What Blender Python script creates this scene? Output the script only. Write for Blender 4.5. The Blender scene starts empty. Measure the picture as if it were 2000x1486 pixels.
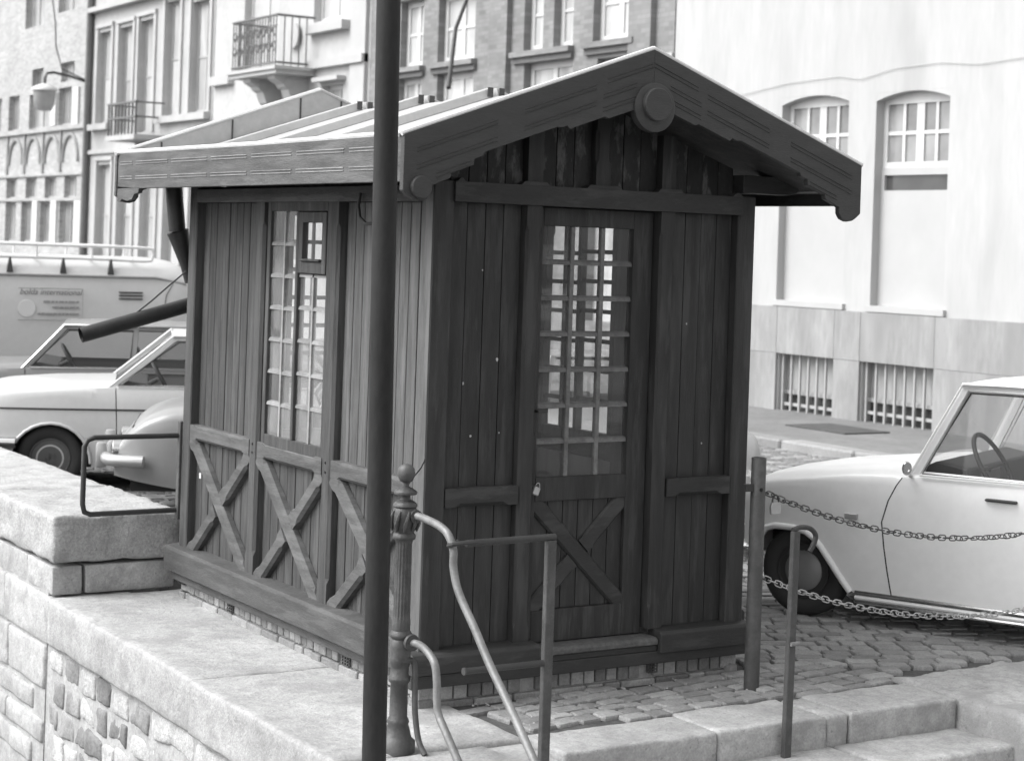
import bpy, bmesh, math, random
from mathutils import Vector, Matrix, noise
random.seed(7)
R_=random.Random(11)
scene=bpy.context.scene
COL=scene.collection
# ---------------------------------------------------------------- camera
cam_d=bpy.data.cameras.new('camera'); cam=bpy.data.objects.new('camera',cam_d); COL.objects.link(cam)
scene.camera=cam
YAW=-.558; ROLL=.034
fwd=Vector((-math.sin(YAW),math.cos(YAW),0)); rgt=Vector((math.cos(YAW),math.sin(YAW),0)); up=Vector((0,0,1))
cx_=rgt*math.cos(ROLL)+up*math.sin(ROLL); cy_=up*math.cos(ROLL)-rgt*math.sin(ROLL); cz_=-fwd
m=Matrix((cx_,cy_,cz_)).transposed().to_4x4(); m.translation=Vector((-4.17,-7.365,1.968))
cam.matrix_world=m
cam_d.sensor_width=36; cam_d.lens=65.36; cam_d.shift_y=-.1292; cam_d.clip_end=600; cam_d.clip_start=.05
cam_d.dof.use_dof=True; cam_d.dof.focus_distance=8.7; cam_d.dof.aperture_fstop=4.2
# ---------------------------------------------------------------- world and sun
SUN=Vector((-.80,.30,.95)).normalized()
EL=math.asin(SUN.z); AZ=math.atan2(SUN.x,SUN.y)
w=bpy.data.worlds.new('World'); scene.world=w; w.use_nodes=True
nt=w.node_tree; bg=nt.nodes['Background']
sky=nt.nodes.new('ShaderNodeTexSky'); sky.sky_type='NISHITA'; sky.sun_disc=False
sky.sun_elevation=EL; sky.sun_rotation=AZ; sky.dust_density=3.0; sky.air_density=1.0
bw=nt.nodes.new('ShaderNodeRGBToBW')
nt.links.new(sky.outputs[0],bw.inputs[0]); nt.links.new(bw.outputs[0],bg.inputs[0])
bg.inputs[1].default_value=.15
sd=bpy.data.lights.new('sun','SUN'); so=bpy.data.objects.new('sun',sd); COL.objects.link(so)
sd.energy=.9; sd.angle=math.radians(48); sd.color=(1,1,1)
so.rotation_euler=SUN.to_track_quat('Z','Y').to_euler(); so.location=(-8,4,12)
scene.view_settings.view_transform='Standard'; scene.view_settings.look='None'
scene.view_settings.exposure=1.42; scene.view_settings.gamma=1; scene.view_settings.use_curve_mapping=False
scene.render.engine='CYCLES'
scene.cycles.max_bounces=8; scene.cycles.transparent_max_bounces=24
# ---------------------------------------------------------------- materials
MATS={}
def mat(name,val,rough=.7,var=0.0,scale=6.0,stretch=(1,1,1),bump=0.0,bscale=40.0,metal=0.0,obj_var=0.0,spots=0.0,spot_scale=3.0,spot_val=None,coat=0.0,fine=0.0,spec=.5,coords='Object',micro=0.0,pits=0.0,pit_scale=24.0):
    if name in MATS: return MATS[name]
    M=bpy.data.materials.new(name); M.use_nodes=True; n=M.node_tree.nodes; l=M.node_tree.links
    b=n['Principled BSDF']; b.inputs['Roughness'].default_value=rough; b.inputs['Metallic'].default_value=metal
    b.inputs['Specular IOR Level'].default_value=spec
    if coat: b.inputs['Coat Weight'].default_value=coat; b.inputs['Coat Roughness'].default_value=.08
    v=n.new('ShaderNodeValue'); v.outputs[0].default_value=val; cur=v.outputs[0]
    def math_(op,a,bb,clamp=False):
        q=n.new('ShaderNodeMath'); q.operation=op; q.use_clamp=clamp
        for i,x in enumerate((a,bb)):
            if isinstance(x,(int,float)): q.inputs[i].default_value=x
            else: l.new(x,q.inputs[i])
        return q.outputs[0]
    tc=n.new('ShaderNodeTexCoord') ; mp=n.new('ShaderNodeMapping'); mp.inputs['Scale'].default_value=stretch
    geo=n.new('ShaderNodeNewGeometry'); 
    l.new(geo.outputs['Position'] if coords=='World' else tc.outputs['Object'],mp.inputs[0])
    oi=n.new('ShaderNodeObjectInfo')
    off=n.new('ShaderNodeVectorMath'); off.operation='ADD'
    cmb=n.new('ShaderNodeCombineXYZ'); s=math_('MULTIPLY',oi.outputs['Random'],37.0)
    for i in range(3): l.new(s,cmb.inputs[i])
    l.new(mp.outputs[0],off.inputs[0]); l.new(cmb.outputs[0],off.inputs[1])
    vec=mp.outputs[0] if coords=='World' else off.outputs[0]
    def nz(sc,det=5.0,ro=.6):
        t=n.new('ShaderNodeTexNoise'); t.inputs['Scale'].default_value=sc; t.inputs['Detail'].default_value=det; t.inputs['Roughness'].default_value=ro
        l.new(vec,t.inputs['Vector']); return t.outputs['Fac']
    def remap(x,a,bb,c,d):
        q=n.new('ShaderNodeMapRange'); l.new(x,q.inputs[0]); 
        for i,y in enumerate((a,bb,c,d)): q.inputs[i+1].default_value=y
        return q.outputs[0]
    if var: cur=math_('MULTIPLY',cur,remap(nz(scale),.25,.75,1-var,1+var))
    if fine: cur=math_('MULTIPLY',cur,remap(nz(scale*9,3.0),.25,.75,1-fine,1+fine))
    if micro: cur=math_('MULTIPLY',cur,remap(nz(max(scale*30,90),2.0),.3,.7,1-micro,1+micro))
    if obj_var: cur=math_('MULTIPLY',cur,remap(oi.outputs['Random'],0,1,1-obj_var,1+obj_var))
    if spots:
        f=remap(nz(spot_scale,6.0,.65),.52,.62,0,spots)
        mx=n.new('ShaderNodeMix'); l.new(f,mx.inputs[0]); l.new(cur,mx.inputs[2]); mx.inputs[3].default_value=spot_val if spot_val is not None else val*.5
        cur=mx.outputs[0]
    if pits:
        f=remap(nz(pit_scale*1.6,3.0,.5),.64,.72,0,pits); mx=n.new('ShaderNodeMix'); l.new(f,mx.inputs[0]); l.new(cur,mx.inputs[2]); mx.inputs[3].default_value=val*.45; cur=mx.outputs[0]
        f=remap(nz(pit_scale*.22,8.0,.75),.57,.70,0,pits*.9); mx=n.new('ShaderNodeMix'); l.new(f,mx.inputs[0]); l.new(cur,mx.inputs[2]); mx.inputs[3].default_value=val*.55; cur=mx.outputs[0]
    l.new(cur,b.inputs['Base Color'])
    if bump:
        bp=n.new('ShaderNodeBump'); bp.inputs['Strength'].default_value=bump; bp.inputs['Distance'].default_value=.01
        l.new(nz(bscale,6.0),bp.inputs['Height']); l.new(bp.outputs[0],b.inputs['Normal'])
    MATS[name]=M; return M
def glass(name,tint=.9,rough=.0,dirt=.12,ior=1.5):
    M=bpy.data.materials.new(name); M.use_nodes=True; n=M.node_tree.nodes; l=M.node_tree.links; n.clear()
    o=n.new('ShaderNodeOutputMaterial'); t=n.new('ShaderNodeBsdfTransparent'); t.inputs[0].default_value=(tint,)*3+(1,)
    g=n.new('ShaderNodeBsdfGlossy'); g.inputs['Roughness'].default_value=rough; g.inputs['Color'].default_value=(1,1,1,1)
    lw=n.new('ShaderNodeLayerWeight'); lw.inputs[0].default_value=.5
    pw_=n.new('ShaderNodeMath'); pw_.operation='POWER'; l.new(lw.outputs['Facing'],pw_.inputs[0]); pw_.inputs[1].default_value=5.0
    f0=((ior-1)/(ior+1))**2*1.9
    fr=n.new('ShaderNodeMapRange'); l.new(pw_.outputs[0],fr.inputs[0]); fr.inputs[3].default_value=f0; fr.inputs[4].default_value=1.0
    mx=n.new('ShaderNodeMixShader'); l.new(fr.outputs[0],mx.inputs[0]); l.new(t.outputs[0],mx.inputs[1]); l.new(g.outputs[0],mx.inputs[2])
    d=n.new('ShaderNodeBsdfDiffuse'); d.inputs[0].default_value=(.45,.45,.45,1)
    nz=n.new('ShaderNodeTexNoise'); nz.inputs['Scale'].default_value=9; nz.inputs['Detail'].default_value=4
    tc=n.new('ShaderNodeTexCoord'); l.new(tc.outputs['Object'],nz.inputs[0])
    mr=n.new('ShaderNodeMapRange'); l.new(nz.outputs[0],mr.inputs[0]); mr.inputs[1].default_value=.35; mr.inputs[2].default_value=.75; mr.inputs[3].default_value=dirt*.75; mr.inputs[4].default_value=dirt*1.3
    m2=n.new('ShaderNodeMixShader'); l.new(mr.outputs[0],m2.inputs[0]); l.new(mx.outputs[0],m2.inputs[1]); l.new(d.outputs[0],m2.inputs[2])
    l.new(m2.outputs[0],o.inputs[0]); MATS[name]=M; return M
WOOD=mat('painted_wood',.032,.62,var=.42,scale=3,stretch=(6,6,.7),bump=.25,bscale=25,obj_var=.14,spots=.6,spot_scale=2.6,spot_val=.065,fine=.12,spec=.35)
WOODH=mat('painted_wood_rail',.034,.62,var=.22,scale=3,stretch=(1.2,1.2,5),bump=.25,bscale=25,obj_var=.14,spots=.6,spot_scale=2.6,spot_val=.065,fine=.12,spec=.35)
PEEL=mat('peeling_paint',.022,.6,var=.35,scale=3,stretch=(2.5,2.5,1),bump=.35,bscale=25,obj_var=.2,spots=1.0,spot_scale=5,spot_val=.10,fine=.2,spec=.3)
WOODW=mat('lighter_weathered_wood',.062,.75,var=.40,scale=3.5,stretch=(7,7,.6),bump=.35,bscale=25,obj_var=.13,spots=.6,spot_scale=2.0,spot_val=.115,fine=.16,spec=.3)  # weathered streaks; base set lighter than the front to keep contrast
WOODWH=mat('lighter_weathered_rail',.095,.75,var=.35,scale=3.5,stretch=(1.5,1.0,7),bump=.35,bscale=25,obj_var=.10,spots=.55,spot_scale=2.0,spot_val=.16,fine=.16,spec=.3)  # same lift in tone over the front's rails
BARGE=mat('barge_paint',.048,.55,var=.15,scale=4,stretch=(1.2,1,6),bump=.2,bscale=30,fine=.15,spec=.4)
PUTTY=mat('putty',.22,.8,var=.3,scale=8,fine=.2,obj_var=.2)
DARK=mat('dark_void',.012,.9)
INNER=mat('interior_wood',.16,.8,var=.2,scale=3,stretch=(5,5,.6),fine=.1)
ZINC=mat('zinc_sheet',.42,.55,var=.20,scale=3,spots=.45,spot_scale=3,spot_val=.32,bump=.08,bscale=12,fine=.07)
ZINCL=mat('zinc_edge',.62,.45,var=.15,scale=8,fine=.1)
BALC=mat('balcony_iron',.13,.6,var=.2,scale=6)  # iron lightened, distance haze put into its colour
IRON=mat('black_iron',.035,.5,var=.25,scale=10,bump=.2,bscale=60,fine=.15)
IRONG=mat('grey_painted_iron',.055,.5,var=.25,scale=12,bump=.3,bscale=60,spots=.4,spot_scale=9,spot_val=.11,fine=.15)
PIPE=mat('worn_grey_pipe',.20,.48,spots=.4,spot_scale=14,spot_val=.11,var=.35,scale=12,bump=.1,bscale=50,fine=.12,metal=.2)
GALV=mat('galvanised_steel',.40,.45,var=.2,scale=20,metal=.5)
BRICK=mat('brick',.24,.85,var=.25,scale=9,micro=.15,bump=.5,bscale=45,obj_var=.38,fine=.2)
MORTAR=mat('mortar',.30,.9,var=.25,scale=9,bump=.5,bscale=40,fine=.2)
STONE=mat('quay_stone',.37,.9,pits=.55,var=.24,scale=2.2,micro=.14,bump=.6,bscale=55,obj_var=.10,spots=.65,spot_scale=3.2,spot_val=.25,fine=.18)
STONER=mat('rough_stone',.42,.9,pits=.5,pit_scale=30,var=.22,scale=7,micro=.2,bump=.9,bscale=38,obj_var=.14,spots=.5,spot_scale=6,spot_val=.24,fine=.25)
STONED=mat('dark_rubble_stone',.22,.9,var=.3,scale=7,bump=.8,bscale=25,obj_var=.3,spots=.4,spot_scale=5,spot_val=.3,fine=.25)
COB=mat('cobblestone',.25,.7,pits=.5,pit_scale=30,var=.25,scale=9,bump=.6,bscale=30,obj_var=.28,fine=.25)
COBS=mat('cobblestone_far',.18,.7,var=.35,scale=9,bump=.6,bscale=30,fine=.25)
DIRT=mat('sand_joint',.075,.95,var=.35,scale=6,bump=.6,bscale=40,fine=.25)
GLASS=glass('window_glass',.92,0,.10)
GLASSD=glass('dusty_sheen_glass',.88,.02,.33); GLASSE=glass('streaked_sheen_glass',.88,.02,.24)  # dust on the left panes, thickened to stand for sky reflections too
CARGL=glass('car_glass',.86,0,.015,1.25)
RUBBER=mat('rubber',.034,.8,var=.2,scale=8,bump=.2,bscale=30)
CHROME=mat('chrome',.65,.22,metal=1)
DULLCH=mat('hubcap_metal',.24,.45,metal=.25,var=.15,scale=6)
PAINTR=mat('light_grey_car_paint',.78,.38,var=.05,scale=2,coat=.35,fine=.03)
PAINTA=mat('pale_car_paint',.55,.38,var=.05,scale=2,coat=.35,fine=.03)
PAINTC=mat('mid_grey_car_paint',.20,.38,var=.05,scale=2,coat=.35)
PAINTB=mat('warm_grey_car_paint',.25,.38,var=.06,scale=2,coat=.35,fine=.03)
PAINTV=mat('pale_van_paint',.52,.5,var=.05,scale=2,coat=.2,fine=.03)
TRIM=mat('dark_trim',.03,.6)
SEAT=mat('car_interior',.06,.7)
# ---------------------------------------------------------------- mesh helpers
class MB:
    def __init__(s): s.v=[]; s.f=[]
    def add(s,vs,fs):
        k=len(s.v); s.v+= [tuple(v) for v in vs]; s.f+= [tuple(i+k for i in f) for f in fs]; return s
    def box(s,a,b,T=None):
        x0,x1=sorted((a[0],b[0]));y0,y1=sorted((a[1],b[1]));z0,z1=sorted((a[2],b[2]))
        vs=[(x0,y0,z0),(x1,y0,z0),(x1,y1,z0),(x0,y1,z0),(x0,y0,z1),(x1,y0,z1),(x1,y1,z1),(x0,y1,z1)]
        if T: vs=[T(*v) for v in vs]
        return s.add(vs,[(0,3,2,1),(4,5,6,7),(0,1,5,4),(1,2,6,5),(2,3,7,6),(3,0,4,7)])
    def tube(s,pts,r,n=10,cap=True,closed=False):
        P=[Vector(p) for p in pts]; m_=len(P); rs=r if isinstance(r,(list,tuple)) else [r]*m_
        prev=None; base=len(s.v)
        for i in range(m_):
            if closed: t=P[(i+1)%m_]-P[i-1]
            else: t=P[min(i+1,m_-1)]-P[max(i-1,0)]
            t.normalize()
            if prev is None:
                a=Vector((0,0,1)) if abs(t.z)<.9 else Vector((1,0,0))
                nrm=(a-t*a.dot(t)).normalized()
            else: nrm=(prev-t*prev.dot(t)).normalized()
            prev=nrm; bn=t.cross(nrm)
            for k in range(n):
                an=2*math.pi*k/n; s.v.append(tuple(P[i]+(nrm*math.cos(an)+bn*math.sin(an))*rs[i]))
        for i in range(m_ if closed else m_-1):
            j=(i+1)%m_
            for k in range(n): s.f.append((base+i*n+k,base+i*n+(k+1)%n,base+j*n+(k+1)%n,base+j*n+k))
        if cap and not closed:
            s.f.append(tuple(base+k for k in range(n))[::-1]); s.f.append(tuple(base+(m_-1)*n+k for k in range(n)))
        return s
    def lathe(s,prof,c=(0,0,0),n=24,flute=0,fz=None,axis='z'):
        base=len(s.v)
        for r,z in prof:
            for k in range(n):
                a=2*math.pi*k/n; rr=r
                if flute and fz and fz[0]<=z<=fz[1]: rr=r*(1-.10*(0.5+.5*math.cos(flute*a)))
                x,y=rr*math.cos(a),rr*math.sin(a)
                p=(x,y,z) if axis=='z' else ((x,z,y) if axis=='y' else (z,x,y))
                s.v.append((c[0]+p[0],c[1]+p[1],c[2]+p[2]))
        m_=len(prof)
        for i in range(m_-1):
            for k in range(n): s.f.append((base+i*n+k,base+i*n+(k+1)%n,base+(i+1)*n+(k+1)%n,base+(i+1)*n+k))
        s.f.append(tuple(base+k for k in range(n))[::-1]); s.f.append(tuple(base+(m_-1)*n+k for k in range(n)))
        return s
    def prism(s,poly,d0,d1,T):
        n=len(poly); vs=[T(u,v,d0) for u,v in poly]+[T(u,v,d1) for u,v in poly]
        fs=[tuple(range(n)),tuple(range(2*n-1,n-1,-1))]+[(i,(i+1)%n,n+(i+1)%n,n+i) for i in range(n)]
        return s.add(vs,fs)
    def beam(s,p0,p1,wd,th,nrm,ch=0.0,stop=.06,trans=.025):
        """timber from p0 to p1 (centre line of the FRONT face), width wd, depth th behind it; stop-chamfered front edges"""
        p0=Vector(p0);p1=Vector(p1);n=Vector(nrm).normalized();d=(p1-p0);L=d.length;d.normalize();sd=n.cross(d).normalized()
        if ch and L>2*(stop+trans)+.02: secs=[(0,.001),(stop,.001),(stop+trans,ch),(L-stop-trans,ch),(L-stop,.001),(L,.001)]
        else: secs=[(0,.0015),(L,.0015)]
        base=len(s.v); h=wd/2
        for t,c in secs:
            o=p0+d*t
            for a,b in ((-h,-th),(-h,-c),(-h+c,0),(h-c,0),(h,-c),(h,-th)): s.v.append(tuple(o+sd*a+n*b))
        for i in range(len(secs)-1):
            for k in range(6): s.f.append((base+i*6+k,base+i*6+(k+1)%6,base+(i+1)*6+(k+1)%6,base+(i+1)*6+k))
        s.f.append(tuple(base+k for k in range(6))[::-1]); q=base+(len(secs)-1)*6; s.f.append(tuple(q+k for k in range(6)))
        return s
    def build(s,name,m_,parent=None,smooth=False,bevel=0.0,loc=None,seg=1,sharp=40):
        me=bpy.data.meshes.new(name); me.from_pydata(s.v,[],s.f); me.materials.append(m_)
        bm=bmesh.new(); bm.from_mesh(me); bmesh.ops.recalc_face_normals(bm,faces=bm.faces)
        if bevel: bmesh.ops.bevel(bm,geom=list(bm.edges),offset=bevel,segments=seg,affect='EDGES',profile=.5,clamp_overlap=True)
        if smooth:
            for f in bm.faces: f.smooth=True
            for e in bm.edges:
                if len(e.link_faces)==2 and e.calc_face_angle(0)>math.radians(sharp): e.smooth=False
        bm.to_mesh(me); bm.free()
        o=bpy.data.objects.new(name,me); COL.objects.link(o)
        if parent: o.parent=parent; o.matrix_parent_inverse=parent.matrix_world.inverted() if not loc else Matrix()
        if loc: o.location=loc
        return o
def thing(name,label,cat,loc=(0,0,0),rz=0,group=None):
    o=bpy.data.objects.new(name,None); COL.objects.link(o); o.empty_display_size=.2
    o.location=loc; o.rotation_euler=(0,0,rz); o['label']=label; o['category']=cat
    o.matrix_world=Matrix.Translation(loc)@Matrix.Rotation(rz,4,'Z')
    if group: o['group']=group
    return o
def tag(o,label,cat,group=None):
    o['label']=label; o['category']=cat
    if group: o['group']=group
    return o
def local(parent,mb,*a,**k):
    """build a part whose coordinates are already in the parent's own frame"""
    o=mb.build(*a,**k); o.parent=parent; o.matrix_parent_inverse=Matrix(); return o
def empty(name,parent):
    o=bpy.data.objects.new(name,None); COL.objects.link(o); o.parent=parent; o.empty_display_size=.1; return o
def rough_block(mb_pts,name,m_,parent,amp=.006,cuts=3,bev=.012,seed=0,noise_s=6.0):
    """a stone: box, bevelled, subdivided and displaced"""
    a,b=mb_pts; me=bpy.data.meshes.new(name); bm=bmesh.new()
    q=MB().box(a,b); vs=[bm.verts.new(v) for v in q.v]
    for f in q.f: bm.faces.new([vs[i] for i in f])
    bmesh.ops.recalc_face_normals(bm,faces=bm.faces)
    if bev: bmesh.ops.bevel(bm,geom=list(bm.edges),offset=bev,segments=2,affect='EDGES',profile=.5)
    if cuts:
        Lm=max(abs(b[i]-a[i]) for i in range(3))
        for it in range(cuts):
            es=[e for e in bm.edges if e.calc_length()>Lm/(2**(it+1))*.9 and e.calc_length()>.05]
            if es: bmesh.ops.subdivide_edges(bm,edges=es,cuts=1,use_grid_fill=True)
    for v in bm.verts:
        p=v.co*noise_s+Vector((seed*3.1,seed*1.7,seed))
        v.co+=Vector((noise.noise(p),noise.noise(p+Vector((9,3,1))),noise.noise(p+Vector((2,8,5)))))*amp
        p2=p*4.1; v.co+=Vector((noise.noise(p2),noise.noise(p2+Vector((9,3,1))),noise.noise(p2+Vector((2,8,5)))))*amp*.4
    for f in bm.faces: f.smooth=True
    bm.to_mesh(me); bm.free(); me.materials.append(m_)
    o=bpy.data.objects.new(name,me); COL.objects.link(o); o.parent=parent
    return o
# ================================================================ SETTING
GZ=-.155
def struct(mb,name,m_,**k):
    o=mb.build(name,m_,**k); o['kind']='structure'; return o
# ground sheet (sand and dirt under the cobbles), out to the horizon
g=MB()
g.add([(.0,-.6,GZ),(2.62,-.6,GZ),(2.62,400,GZ),(.0,400,GZ)],[(0,1,2,3)])
g.add([(2.62,-80,GZ),(400,-80,GZ),(400,400,GZ),(2.62,400,GZ)],[(0,1,2,3)])
road=struct(g,'road',DIRT)
wm=mat('canal_water',.03,.12)
struct(MB().add([(-400,-400,-3),(400,-400,-3),(400,400,-3),(-400,400,-3)],[(0,1,2,3)]),'canal_water',wm)
# --------------------------------------------------- cobbles
def cob_mesh(name,L,W,H,rr,mats):
    n=3; ring=[]
    for sx,sy in ((1,1),(-1,1),(-1,-1),(1,-1)):
        cx,cy=sx*(L/2-.011),sy*(W/2-.011); a0={(1,1):0,(-1,1):90,(-1,-1):180,(1,-1):270}[(sx,sy)]
        for k in range(2):
            a=math.radians(a0+15+60*k); ring.append((cx+.011*math.cos(a)+rr.uniform(-.005,.005),cy+.011*math.sin(a)+rr.uniform(-.005,.005)))
    m_=len(ring); vs=[];fs=[]
    tilt=(rr.uniform(-.035,.035),rr.uniform(-.035,.035))
    for sc,z in ((1.0,-.05),(1.0,H-.009),(.945,H-.001),(.55,H+.001)):
        for x,y in ring: vs.append((x*sc,y*sc,z+(x*tilt[0]+y*tilt[1] if z>-.04 else 0)))
    for i in range(3):
        for k in range(m_): fs.append((i*m_+k,i*m_+(k+1)%m_,(i+1)*m_+(k+1)%m_,(i+1)*m_+k))
    fs.append(tuple(3*m_+k for k in range(m_)))
    return vs,fs
def pix(P):
    d=Vector(P)-m.translation; f_=d.dot(fwd)
    if f_<1: return None
    a=d.dot(cx_)/f_*3631; b_=-d.dot(cy_)/f_*3631
    return 1000+a,484.6+b_,f_
cobs=[]
rr=random.Random(3)
def in_kiosk(x,y): return -.02<x<1.93 and -.03<y<2.95
def lay(theta,org,us,vs_,L,W,mask):
    c,s=math.cos(theta),math.sin(theta)
    v=vs_[0]; row=0
    while v<vs_[1]:
        wj=W*rr.uniform(.9,1.1); u=us[0]+rr.uniform(0,L)
        while u<us[1]:
            lj=L*rr.uniform(.72,1.25)
            uc=u+lj/2; vc=v+wj/2+rr.uniform(-.006,.006)+.012*math.sin(uc*2.3+row)
            x=org[0]+uc*c-vc*s; y=org[1]+uc*s+vc*c
            if mask(x,y):
                p=pix((x,y,GZ))
                if p and -60<p[0]<2070 and p[1]<1560 and p[2]<23: cobs.append((p[2],x,y,theta+rr.uniform(-.05,.05),lj-.014,wj-.012))
            u+=lj
        v+=wj; row+=1
lay(math.radians(6),(0,0),(-.5,4),(-1.2,.6),.155,.092,lambda x,y: x>.24+rr.uniform(-.03,.03) and y<.02 and x<2.5 and y>-.53-.0*x and not in_kiosk(x,y))
lay(math.radians(-24),(2,0),(-8,16),(-8,20),.15,.108,lambda x,y: ((x>1.98 and y>=.02) or (x>2.5 and y>-.36)) and not in_kiosk(x,y) and x<9.3 and not(x<2.5 and y<.0))
lay(math.radians(4),(0,3.4),(-.0,2.4),(-.3,12),.15,.11,lambda x,y: x>.22 and x<1.98 and y>3.0)
cobs.sort()
variants=[]
for i in range(14):
    L=rr.uniform(.14,.16);W=.1
    me=bpy.data.meshes.new('cobblestone'); vs,fs=cob_mesh('c',1.0*.15,.1,.022,rr,None); me.from_pydata(vs,[],fs); me.materials.append(COB)
    for p in me.polygons: p.use_smooth=False
    variants.append(me)
for d_,x,y,th,lj,wj in cobs[:298]:
    o=bpy.data.objects.new('cobblestone',rr.choice(variants)); COL.objects.link(o); o.parent=road
    o.location=(x,y,GZ+rr.uniform(-.004,.004)); o.rotation_euler=(0,0,th+(math.pi if rr.random()<.5 else 0)); o.scale=(lj/.15,wj/.1,1)
far=MB(); midx=[]
for d_,x,y,th,lj,wj in cobs[298:]:
    vs,fs=cob_mesh('c',lj,wj,.018,rr,None); c,s=math.cos(th),math.sin(th); dz=rr.uniform(-.004,.004)
    far.add([(x+a*c-b_*s,y+a*s+b_*c,GZ+dz+z) for a,b_,z in vs],fs); midx+=[rr.randrange(4)]*len(fs)
fo=far.build('cobblestones',COBS,road,smooth=False); fo['kind']='stuff'
for i,vv in enumerate((.15,.20,.27)): fo.data.materials.append(mat('cobblestone_far_%s'%('dark','mid','pale')[i],vv,.7,var=.3,scale=9,bump=.6,bscale=30,fine=.25))
for p,k in zip(fo.data.polygons,midx): p.material_index=k; p.use_smooth=False
gr=MB(); rg=random.Random(77)
for k in range(420):
    x=rg.uniform(.25,4.2); y=rg.uniform(-.55,.0) if x<1.95 else rg.uniform(-.3,1.2)
    if rg.random()<.45 and x<1.9: y=rg.uniform(-.10,-.01)
    s=rg.uniform(.003,.010); z=GZ+.012+rg.uniform(0,.008)
    P=[(x+s*rg.uniform(.6,1.3)*math.cos(a),y+s*rg.uniform(.6,1.3)*math.sin(a),z) for a in (0,1.3,2.6,3.9,5.2)]+[(x,y,z+s*.9)]
    gr.add(P,[(0,1,5),(1,2,5),(2,3,5),(3,4,5),(4,0,5),(4,3,2,1,0)])
go=gr.build('grit',mat('grit_and_crumbs',.30,.9,var=.5,scale=40),road); go['kind']='stuff'
# --------------------------------------------------- far pavement along the houses, with kerb
PAVE=mat('pavement_slab',.17,.85,var=.2,scale=1.2,bump=.3,bscale=20,fine=.15,spots=.4,spot_scale=1.5,spot_val=.13)
KERB=mat('kerb_stone',.24,.8,var=.15,scale=4,bump=.3,bscale=20,obj_var=.12,fine=.12)
pav=struct(MB().box((9.55,-60,-.3),(12.2,120,-.045)),'pavement',PAVE)
y=3.0
while y<34:
    L=rr.uniform(.85,1.2); local(pav,MB().box((9.25,y+.008,-.3),(9.545,y+L-.008,-.04+rr.uniform(-.006,.006))),'kerb_stone',KERB,bevel=.02); y+=L
hatch=tag(MB().box((10.45,8.7,-.045),(11.15,9.75,-.028)).build('cellar_hatch',mat('hatch_iron',.065,.7,var=.3,scale=6)),'dark flat cellar hatch set in the pavement below the white house','hatch')
# --------------------------------------------------- quay wall
qw=thing('quay_wall','pale stone quay wall with a wide coping ledge beside the kiosk','wall',(-.3,1.5,-1.5))
Q=qw.matrix_world.inverted()
def qs(a,b,name='coping_stone',m_=STONE,**k):
    o=rough_block((a,b),name,m_,None,**k); o.parent=qw; o.matrix_parent_inverse=Q; return o
core=MB().box((-.665,-1.8,-3.4),(.17,3.2,-.165)).box((-.672,3.2,-3.4),(.06,60,.0)).build('wall_core',mat('lime_mortar',.36,.95,var=.25,scale=5,bump=.8,bscale=25,fine=.2,spots=.5,spot_scale=4,spot_val=.26),qw)
# ledge coping
qs((-.715,.93,-.40),(.18,3.09,-.138),amp=.008,cuts=5,bev=.018,seed=1,noise_s=3.5)
qs((-.735,-.62,-.40),(.18,.915,-.138),amp=.008,cuts=5,bev=.018,seed=2,noise_s=3.5)
qs((-.80,-2.4,-.405),(-.02,-.635,-.14),amp=.010,cuts=4,bev=.03,seed=3)
# upright end of the parapet
qs((-.685,3.11,.055),(.10,4.35,.325),name='parapet_stone',m_=STONER,amp=.014,cuts=5,bev=.018,seed=4,noise_s=7)
qs((-.685,4.37,.05),(.10,6.1,.32),name='parapet_stone',m_=STONER,amp=.010,cuts=4,bev=.025,seed=5)
for k in range(6): qs((-.685,6.12+k*1.9,.05),(.10,7.98+k*1.9,.32),name='parapet_stone',m_=STONER,amp=.008,cuts=3,bev=.025,seed=6+k)
qs((-.675,3.125,-.128),(-.50,3.6,.034),name='course_stone',amp=.006,cuts=3,bev=.008,seed=21)
qs((-.478,3.125,-.128),(.07,3.6,.034),name='course_stone',amp=.006,cuts=3,bev=.008,seed=22)
y=3.62
for k in range(5): qs((-.675,y,-.128),(-.1,y+.9,.034),name='course_stone',amp=.006,cuts=3,bev=.008,seed=23+k); y+=.915
y=3.10
for k,L in enumerate((.9,1.1,.8,1.2,1.0)): qs((-.690,y,-.415),(-.2,y+L-.012,-.142),name='course_stone',amp=.006,cuts=3,bev=.01,seed=31+k); y+=L
# rubble below the coping: dark stones near the corner, paler towards the camera
zs=[-.42,-.585,-.74,-.90,-1.06,-1.25,-1.45]
rs=random.Random(5)
for r_i in range(6):
    y=3.05-(.10 if r_i%2 else 0)+.1
    first=True
    while y>-2.2:
        L=rs.uniform(.14,.30) if y>2.0 else rs.uniform(.25,.6)
        dark=(y>2.15 and r_i>0 and rs.random()<.75) or rs.random()<.06
        z1,z0=zs[r_i]-rs.uniform(0,.02),zs[r_i+1]+rs.uniform(.01,.03)
        qs((-.668-rs.uniform(0,.010),y-L+.018,z0),(-.5,y-.018,z1),name='rubble_stone',m_=STONED if dark else STONER,amp=.02,cuts=3,bev=.016,seed=50+r_i*31+int(y*10))
        y-=L
y=3.2
for k in range(6):
    for r_i in range(4):
        qs((-.688,y+(r_i%2)*.2,zs[r_i+1]-.12+.015),(-.4,y+(r_i%2)*.2+.68,zs[r_i]-.015-.12*(r_i>0)),name='rubble_stone',m_=STONE,amp=.010,cuts=3,bev=.016,seed=200+k*7+r_i)
    y+=.7
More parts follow.
